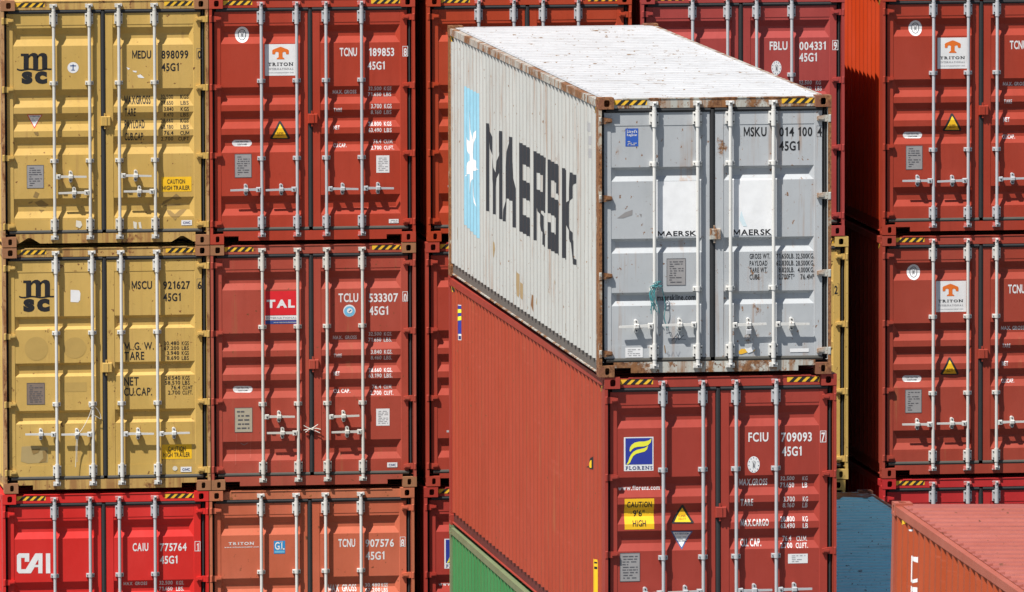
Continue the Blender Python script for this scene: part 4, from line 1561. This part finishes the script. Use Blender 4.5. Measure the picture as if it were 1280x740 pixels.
S_P, S_F, S_D = .2777, .072, .036
def side_x(y):
    """how far the side sheet stands in from its outer face at distance y along the container"""
    t = (y-.24) % S_P; sl = (S_P-2*S_F)/2
    if t < S_F: return 0.0
    if t < S_F+sl: return S_D*(t-S_F)/sl
    if t < 2*S_F+sl: return S_D
    return S_D*(1-(t-2*S_F-sl)/sl)
def side_breaks():
    sl = (S_P-2*S_F)/2; out = []
    for k in range(44):
        for d in (0, S_F, S_F+sl, 2*S_F+sl):
            y = .24+k*S_P+d
            if .19 < y < LEN-.19: out.append(round(y, 5))
    return out
SB = side_breaks()
def side_mesh(right):
    m = MB(); ys = [.012]+[.19]+SB+[LEN-.19, LEN-.10]
    X = lambda y: (.010+side_x(y)) if .19 <= y <= LEN-.19 else .010+side_x(.19 if y < 1 else LEN-.19)
    f = (lambda x: W-x) if right else (lambda x: x)
    for a, b in zip(ys, ys[1:]):
        m.face([(f(X(a)), a, .155), (f(X(b)), b, .155), (f(X(b)), b, 2.80), (f(X(a)), a, 2.80)])
        m.face([(f(X(a)), a, .155), (f(X(b)), b, .155), (f(.055), b, .155), (f(.055), a, .155)])
    return m.mesh('side_wall')

def roof_mesh(pitch=.28):
    m = MB(); ys = [(.10, 0.0)]; y = .16
    while y < LEN-.30:
        q = pitch/4; ys += [(y, 0), (y+q*.55, .040), (y+q*1.75, .040), (y+q*2.3, 0)]; y += pitch
    ys.append((LEN-.08, 0.0)); zt = 2.878; x0, x1 = .066, .125
    for (a, da), (b, db) in zip(ys, ys[1:]):
        m.face([(x1, a, zt-da), (x1, b, zt-db), (W-x1, b, zt-db), (W-x1, a, zt-da)])
        for f in ((lambda x: x), (lambda x: W-x)):
            m.face([(f(x0), a, zt-.004), (f(x0), b, zt-.004), (f(x1), b, zt-db), (f(x1), a, zt-da)])
    return m.mesh('roof')

def end_mesh():
    m = MB(); x = .10; y0 = LEN-.03
    xs = [(.10, 0)]
    while x < W-.30:
        xs += [(x+.03, 0), (x+.10, 0), (x+.15, .04), (x+.22, .04)]; x += .245
    xs.append((W-.10, 0))
    for (a, da), (b, db) in zip(xs, xs[1:]): m.face([(a, y0-da, .15), (b, y0-db, .15), (b, y0-db, 2.79), (a, y0-da, 2.79)])
    return m.mesh('end_wall')

def floor_mesh():
    m = MB(); m.box(.062, W-.062, .115, LEN-.10, .120, .150); return m.mesh('floor')

def latch_mesh():
    m = MB(); m.bevbox(1.168, 1.281, .018, .063, 1.413, 1.525, .006); m.box(1.225, 1.236, .010, .019, 1.418, 1.520)
    m.box(1.205, 1.222, .03, .063, 1.525, 1.56); m.box(1.205, 1.222, .03, .063, 1.378, 1.413)
    return m.mesh('latch_plate')

def stripe_items(u0, u1, v0, v1, n=4, lean=.055, gap=.5):
    it = [('r', u0, v0, u1, v1, 'hazard_yellow', 1)]
    st = (u1-u0)/n
    for i in range(-1, n+1):
        a = u0+i*st+.02; q = [(a, v0), (a+st*gap, v0), (a+st*gap+lean, v1), (a+lean, v1)]
        if q[1][0] <= u0 or q[3][0] >= u1: continue
        # clip to the plate
        q2 = []
        for (u, v) in q: q2.append((min(max(u, u0), u1), v))
        it.append(('p', q2, 'hazard_black', 2))
    return it

def make_container(key, label, kind='A', notch='square', col='', frame=None, cast=None, side=None, roof=None, rods='zinc', post=None,
                   handles=('ll', 'rr'), hz=(.644, .644, .644, .644), hazard=True, side_hazard=False, web=None, group=None, doors=True, rot=None, cam_mat='primer_pink', gasket=('rubber', 'rubber_worn'), rod_mat=None):
    root = bpy.data.objects.new('shipping_container', None); COL.objects.link(root); root.empty_display_size = .5
    root.location = ORIGIN[key]
    if rot: root.rotation_euler = rot
    tag(root, label, 'shipping container', group)
    frame = frame or col; cast = cast or frame; side = side or col; roof = roof or side; web = web or frame
    link('frame', cached(('frame', notch), lambda: frame_mesh(notch)), [frame, 'void', web, post or frame], root)
    for sx in (-1, 1):
        for sy in (-1, 1):
            for sz in (-1, 1):
                link('corner_casting', cached(('cast', sx, sy, sz), lambda: casting_mesh(sx, sy, sz)), [cast], root,
                     (0 if sx < 0 else W, 0 if sy < 0 else LEN, 0 if sz < 0 else H-CH))
    link('side_wall', cached('side0', lambda: side_mesh(False)), [side], root)
    link('side_wall', cached('side1', lambda: side_mesh(True)), [side], root)
    link('roof', cached('roof', roof_mesh), [roof], root)
    link('end_wall', cached('end', end_mesh), [side], root)
    link('floor', cached('floor', floor_mesh), ['void'], root)
    bu, bv = breaks(kind)
    on_door = lambda u, v, L: Vector((u, door_y(kind, u, v)-.0016*L, v))
    dd = {}; jit = random.Random(key)
    rp = {'A': {'left': (.616, 1.035), 'right': (1.382, 1.803)}, 'B': {'left': (.584, 1.038), 'right': (1.380, 1.831)}, 'C': {'left': (.624, 1.050), 'right': (1.392, 1.816)}}[kind]
    for sd in ('left', 'right'):
        d = link('door', cached(('door', kind, sd), lambda: door_mesh(kind, sd)), [col], root); dd[sd] = d
        link('gasket', cached(('gasket', sd), lambda: gasket_mesh(sd)), list(gasket), d)
        for u in rp[sd]: link('locking_rod', cached(('rod', kind), lambda: rod_mesh(kind)), [rods, 'bolt', cam_mat], d, (u, 0, 0), True)
        k = 0 if sd == 'left' else 1
        for i, u in enumerate(rp[sd]):
            dr = -1 if handles[k][i] == 'l' else 1
            link('door_handle', cached(('handle', dr), lambda: handle_mesh(dr)), [rods, 'bolt'], d, (u, 0, hz[2*k+i]+jit.uniform(-.008, .008))).rotation_euler.y = math.radians(jit.uniform(-1.6, 1.6))
        for z in (2.657, 1.852, 1.048, .241):
            dr = 1 if sd == 'left' else -1
            link('hinge', cached(('hinge', dr), lambda: hinge_mesh(dr)), [frame if kind == 'B' else col], d, (0 if dr > 0 else W, 0, z))
    link('latch_plate', cached('latch', latch_mesh), [frame if kind == 'B' else col], root)
    for nm, items in DECALS.get(key, []):
        us = [x for it in items for x in ([p[0] for p in it[1]] if it[0] in 'ps' else [it[2] if it[0] == 't' else it[1]])]
        decal(nm, items, dd['left' if min(us) < 1.2 else 'right'], bu, bv, on_door)
    if hazard:
        on_head = lambda u, v, L: Vector((u, .050-.0015*L, v))
        for u0, u1 in ((.172, .515), (W-.515, W-.172)): decal('hazard_marking', stripe_items(u0, u1, 2.816, 2.868), root, [], [], on_head)
    on_side = lambda y, z, L: Vector((.010+side_x(y)-.0016*L, y, z))
    if side_hazard:
        for y0, y1 in ((.20, .46), (LEN-.46, LEN-.20)): decal('hazard_marking', stripe_items(y0, y1, 2.725, 2.785, 3), root, SB, [], on_side)
    for nm, items in SIDE_DECALS.get(key, []): decal(nm, items, root, SB, [], on_side)
    return root

# ------------------------------------------------------------------ setting
def structure(name, me, mat):
    o = link(name, me, [mat]); o['kind'] = 'structure'; return o
g = MB(); g.face([(-3000, -3000, 0), (3000, -3000, 0), (3000, 3000, 0), (-3000, 3000, 0)]); structure('ground', g.mesh('ground'), 'concrete')
g = MB(); g.box(-4, 40, 66, 130, .004, .085); structure('deck', g.mesh('deck'), 'steel_deck')
g = MB(); g.box(8.9, 22.3, 112.0, 124.8, .085, .285); structure('hatch_cover', g.mesh('hatch_cover'), 'steel_deck')
g = MB(); g.box(16.64, 19.3, 97.8, 110.4, .085, ORIGIN['blue'][2]-.002); structure('hatch_cover', g.mesh('hatch_cover'), 'steel_deck')
g = MB(); g.box(14.6, 17.8, 72.8, 85.4, .085, ORIGIN['front'][2]-.03); structure('hatch_cover', g.mesh('hatch_cover'), 'steel_deck')

# ------------------------------------------------------------------ the containers
K = 1.0
def C3(r, g, b): return (r, g, b)
TAN = C3(.495, .318, .082)
paint('tan_paint', TAN, rust=.10, streak=.3, seed=1, dirt=.34)
paint('tan_frame', C3(.46, .29, .085), rust=.36, streak=.9, seed=2, dirt=.4, rust_col=(.33, .14, .05))
paint('tan_paint_b', C3(.50, .326, .086), rust=.14, streak=.34, seed=11, dirt=.36)
paint('tan_frame_b', C3(.45, .28, .085), rust=.44, streak=1.1, seed=12, dirt=.4, rust_col=(.33, .14, .05))
paint('cast_brown', C3(.30, .135, .062), rust=.5, seed=5, dirt=.5, rough=.75, rust_col=(.40, .22, .11))
paint('red_a_paint', C3(0.357, 0.038, 0.016), rust=.0, seed=21, dirt=.34)
paint('red_b_paint', C3(0.339, 0.052, 0.030), rust=.05, streak=.12, seed=22, dirt=.3, fade=.2)
paint('red_b_frame', C3(0.331, 0.065, 0.039), rust=.22, streak=.2, seed=23, dirt=.4, fade=.24)
paint('scarlet_paint', C3(0.545, 0.017, 0.013), seed=24, dirt=.15)
paint('salmon_paint', C3(0.470, 0.108, 0.052), rust=.04, streak=.1, seed=25, dirt=.25, fade=.2)
paint('salmon_frame', C3(.45, .135, .066), rust=.34, streak=.4, seed=26, dirt=.45, rust_col=(.40, .16, .05))
paint('blank_a_paint', C3(0.374, 0.044, 0.013), seed=27, dirt=.34)
paint('blank_b_paint', C3(0.348, 0.044, 0.024), seed=28, dirt=.34)
paint('blank_c_paint', C3(0.339, 0.033, 0.021), seed=29, dirt=.34)
paint('rose_paint', C3(0.335, 0.047, 0.040), seed=30, dirt=.34)
paint('right_a_paint', C3(0.331, 0.037, 0.017), seed=31, dirt=.34)
paint('right_a_side', C3(.46, .044, .007), seed=32, dirt=.15)
paint('right_b_paint', C3(0.313, 0.045, 0.025), seed=33, dirt=.3, streak=.1)
paint('right_c_paint', C3(0.442, 0.020, 0.021), seed=34, dirt=.2)
paint('white_side', C3(.43, .435, .415), rust=.16, streak=.55, seed=41, dirt=.22, panel=.05, fade=.12, bump=.15, rust_col=(.36, .21, .10))
paint('white_roof', C3(.42, .425, .435), valley_shade=.35, rust=.30, streak=.0, seed=42, dirt=.45, bump=.3, across=.7, rust_col=(.27, .19, .12), rust_dark=(.13, .075, .045))
paint('grey_door', C3(.385, .405, .422), rust=.20, streak=.5, seed=43, dirt=.25, rust_col=(.34, .18, .08))
paint('grey_frame', C3(.42, .42, .38), rust=.66, streak=1.1, seed=44, dirt=.4, rust_col=(.33, .17, .08))
paint('post_rust', C3(.40, .36, .29), rust=.95, streak=1.0, seed=46, dirt=.4, rough=.7, rust_col=(.38, .175, .07))
paint('post_tan', C3(.42, .24, .10), rust=.62, streak=1.0, seed=47, dirt=.4, rough=.65, rust_col=(.36, .16, .06))
paint('undercoat', C3(.125, .112, .10), seed=45, dirt=.4, rough=.7)
paint('brick_paint', C3(0.313, 0.040, 0.026), seed=51, dirt=.34, fade=.1)
paint('brick_side', panel=.06, scrape=1, streak=.2, rust=.06, col=C3(0.348, 0.052, 0.024), seed=52, dirt=.34, fade=.1)
paint('brick_web', C3(.11, .026, .022), seed=53, dirt=.3)
paint('green_paint', C3(.042, .19, .058), rust=.0, streak=.1, seed=54, dirt=.35)
paint('green_rail', C3(.16, .20, .105), rust=.10, streak=.2, seed=55, dirt=.5)
paint('front_paint', panel=.05, scrape=1, rust=.05, streak=.15, col=C3(.35, .058, .015), seed=56, dirt=.15)
paint('front_roof', C3(.305, .078, .055), seed=57, valley_shade=.75, dirt=.4, fade=.25, rust=.22, across=.6, bump=.35, rust_col=(.20, .07, .04))
paint('front_rail', C3(.34, .085, .050), seed=58, dirt=.3, fade=.2)
paint('blue_paint', C3(.34, .86, .94), valley_shade=.75, rust=.24, seed=59, dirt=.4, across=.8, rust_col=(.10, .06, .04))
paint('blue_frame', C3(.12, .22, .26), rust=.72, seed=60, dirt=.5, rust_col=(.18, .07, .05))

load_glyphs()
REAR = 'containers in the rear wall of stacks'
make_container('tan_top', 'tan container with black wave logo and red-edged triangle sticker, top of leftmost stack', 'A', 'peak', 'tan_paint', 'tan_frame', 'cast_brown', post='post_tan', rods='rod_cream', handles=('rl', 'rl'), hz=(.827, .637, .827, .637), group=REAR, cam_mat='rod_cream')
make_container('tan_mid', 'tan container with black wave logo and torn white square sticker, above the scarlet container', 'C', 'square', 'tan_paint_b', 'tan_frame_b', 'cast_brown', post='post_tan', rods='rod_white', hz=(.686,)*4, group=REAR, cam_mat='rod_white')
make_container('scarlet', 'bright scarlet container with large white slanted letters at the bottom of the leftmost stack', 'A', 'square', 'scarlet_paint', rods='zinc', group=REAR, gasket=('rubber', 'rubber'))
make_container('red_a', 'red container with white and orange logo panel, beside the topmost tan container', 'A', 'square', 'red_a_paint', rods='zinc', group=REAR)
make_container('red_b', 'dull red container with square red and white logo panel, between the tan and red stacks', 'A', 'square', 'red_b_paint', 'red_b_frame', 'cast_brown', rods='rod_cream', handles=('rl', 'rl'), hz=(.854, .658, .854, .658), group=REAR, cam_mat='rod_cream')
make_container('salmon', 'faded salmon container with rusty corners and small blue sticker, beside the scarlet container', 'A', 'square', 'salmon_paint', 'salmon_frame', 'salmon_frame', rods='rod_white', hazard=False, group=REAR, cam_mat='rod_white')
make_container('blank_a', 'orange-red container standing behind the left end of the white roof', 'A', 'square', 'blank_a_paint', rods='zinc', group=REAR)
make_container('blank_b', 'red container showing a narrow strip of door left of the brick red side', 'A', 'square', 'blank_b_paint', rods='zinc', group=REAR)
make_container('blank_c', 'red container with a blue logo panel edge showing left of the green container', 'A', 'square', 'blank_c_paint', rods='zinc', group=REAR)
make_container('over_red_a', 'container stacked on the red one with the white and orange logo panel, above the picture', 'A', 'square', 'red_a_paint', rods='zinc', group=REAR)
make_container('over_blank_a', 'container stacked on the orange-red one behind the white roof, above the picture', 'A', 'square', 'blank_b_paint', rods='zinc', group=REAR)
make_container('rose', 'pinkish red container rising behind the white roof beside the wide dark gap', 'A', 'square', 'rose_paint', rods='rod_grey', group=REAR)
make_container('tan_side', 'tan container of which only the right door edge shows beside the grey doors', 'A', 'square', 'tan_paint_b', rods='rod_white', group=REAR)
make_container('tan_low', 'tan container of which one top corner shows just above the blue roof', 'A', 'square', 'tan_paint', rods='rod_white', group=REAR)
make_container('right_a', 'red container with orange logo panel, topmost at the right edge', 'A', 'square', 'right_a_paint', side='right_a_side', rods='rod_grey', side_hazard=True, group=REAR)
make_container('right_b', 'dull red container with orange logo panel, middle of the stack at the right edge', 'A', 'square', 'right_b_paint', rods='rod_white', side_hazard=True, group=REAR)
make_container('right_c', 'crimson container under two red ones, its top edge behind the near orange container', 'A', 'square', 'right_c_paint', rods='zinc', group=REAR)
MIDDLE = 'containers in the nearer stacks'
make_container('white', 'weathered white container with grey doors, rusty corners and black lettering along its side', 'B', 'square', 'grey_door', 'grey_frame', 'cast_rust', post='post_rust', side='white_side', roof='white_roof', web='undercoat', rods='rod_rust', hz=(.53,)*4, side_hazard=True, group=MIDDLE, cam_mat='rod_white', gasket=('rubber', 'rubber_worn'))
make_container('brick', 'brick red container with blue and yellow flag logo, under the white container', 'A', 'square', 'brick_paint', side='brick_side', roof='brick_paint', web='brick_web', rods='zinc', side_hazard=True, group=MIDDLE, rot=(0, 0, math.radians(.28)))
make_container('green', 'green container under the brick red container, only its upper side showing', 'A', 'square', 'green_paint', 'green_rail', rods='zinc', group=MIDDLE)
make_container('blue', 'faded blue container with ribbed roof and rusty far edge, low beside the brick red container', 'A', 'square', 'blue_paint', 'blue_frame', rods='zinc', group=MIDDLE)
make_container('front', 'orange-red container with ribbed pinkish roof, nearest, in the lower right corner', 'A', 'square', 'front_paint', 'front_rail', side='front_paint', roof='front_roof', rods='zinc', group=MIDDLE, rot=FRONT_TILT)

br = [o for o in bpy.data.objects if o.parent and o.parent.get('label', '').startswith('faded blue') and o.name.startswith('roof')][0]
rgp = random.Random(3)
edge = [(.07+i*(W-.14)/26, LEN-.72+rgp.uniform(-.10, .12)+(.10 if i > 21 else 0)) for i in range(27)]
decal('rust_patch', [('p', [(edge[i][0], edge[i][1]), (edge[i+1][0], edge[i+1][1]), (edge[i+1][0], LEN-.10), (edge[i][0], LEN-.10)], 'blue_frame', 1) for i in range(26)], br.parent, [], [], lambda u, v, L: Vector((u, v, 2.8795)))

# ------------------------------------------------------------------ cords, rope and padlock
def tube(name, paths, mat, r, loc, label, cat):
    cu = bpy.data.curves.new(name, 'CURVE'); cu.dimensions = '3D'; cu.bevel_depth = r; cu.bevel_resolution = 1; cu.resolution_u = 4
    for pts in paths:
        sp = cu.splines.new('NURBS'); sp.points.add(len(pts)-1); sp.use_endpoint_u = True; sp.order_u = 3
        for i, p in enumerate(pts): sp.points[i].co = (*p, 1)
    t = bpy.data.objects.new(name, cu); COL.objects.link(t); bpy.context.view_layer.update()
    me = bpy.data.meshes.new_from_object(t.evaluated_get(bpy.context.evaluated_depsgraph_get())); bpy.data.objects.remove(t); bpy.data.curves.remove(cu)
    me.name = name; me.materials.clear(); me.materials.append(MATS[mat])
    o = bpy.data.objects.new(name, me); COL.objects.link(o); o.location = loc; tag(o, label, cat)
    return o
def loop(cx, cz, r, n=10, y=.0, ry=.03):
    return [(cx+r*math.cos(2*math.pi*i/n), y-ry*math.sin(2*math.pi*i/n), cz+.4*r*math.sin(2*math.pi*i/n+.7)) for i in range(n+1)]
rg = random.Random(7)
X, Y, Z = ORIGIN['tan_mid']
tube('cord', [loop(1.035, 1.02, .035), [(1.035, -.005, 1.01), (1.02, -.01, .93), (.93, -.008, .76), (.87, -.012, .69), (.855, .0, .67)], [(1.02, -.01, .93), (1.09, .0, .90), (1.15, .02, .85), (1.14, .03, .92), (1.09, .0, 1.0), (1.05, -.005, 1.03)],
              [(.86, -.012, .67), (.845, .01, .56), (.85, .02, .44), (.84, .02, .30)], [(.87, -.01, .66), (.855, .02, .52), (.86, .03, .36)], loop(.86, .68, .03)], 'cord_white', .0038, (X, Y, Z),
     'thin white cord tied round a locking rod and handle of the lower tan container', 'cord')
X, Y, Z = ORIGIN['red_b']
tube('cord', [[(1.10, .03, .745), (1.15, .03, .715), (1.20, .035, .70), (1.25, .03, .715), (1.30, .03, .695)], [(1.12, .03, .665), (1.17, .03, .70), (1.21, .035, .715), (1.27, .03, .755)], [(1.10, .03, .69), (1.16, .028, .705), (1.22, .03, .69), (1.29, .03, .655)], loop(1.195, .705, .028, 8, .03, .02)], 'cord_white', .0055, (X, Y, Z),
     'white plastic tie knotted across the door seam of the dull red container', 'cord')
X, Y, Z = ORIGIN['white']
paths = []
for i in range(6):
    a = rg.uniform(-.03, .03); paths.append([(.616+a, -.01, .97+rg.uniform(-.03, .02)), (.55+rg.uniform(-.05, .05), -.02, .90+rg.uniform(-.04, .04)), (.56+rg.uniform(-.06, .06), -.03, .78+rg.uniform(-.06, .06)), (.58+rg.uniform(-.05, .07), -.01, .66+rg.uniform(-.04, .10))])
for i in range(4): paths.append(loop(.60+rg.uniform(-.03, .03), .95+rg.uniform(-.05, .05), rg.uniform(.03, .05), 9, .0, .04))
paths.append([(.66, .0, .92), (.69, .01, .80), (.70, .02, .70), (.68, .03, .60), (.72, .03, .50)])
tube('rope', paths, 'teal_rope', .0042, (X, Y, Z), 'frayed teal rope knotted round the left locking rod of the grey doors', 'rope')
pm = MB(); pm.bevbox(-.028, .028, -.02, .012, -.075, -.022, .007)
p = link('padlock', pm.mesh('padlock'), ['zinc'], None, (X+1.382+.185, Y-.012, Z+.50)); tag(p, 'small steel padlock hanging from a handle on the right grey door', 'padlock')
sm = MB()
for i in range(8):
    t0, t1 = math.pi*i/8, math.pi*(i+1)/8
    for t in ((t0, t1),):
        a, b = [(.019*math.cos(q), -.024+.034*math.sin(q)) for q in t]
        sm.box(min(a[0], b[0])-.004, max(a[0], b[0])+.004, -.008, .0, min(a[1], b[1])-.004, max(a[1], b[1])+.004)
link('shackle', sm.mesh('shackle'), ['zinc'], p)
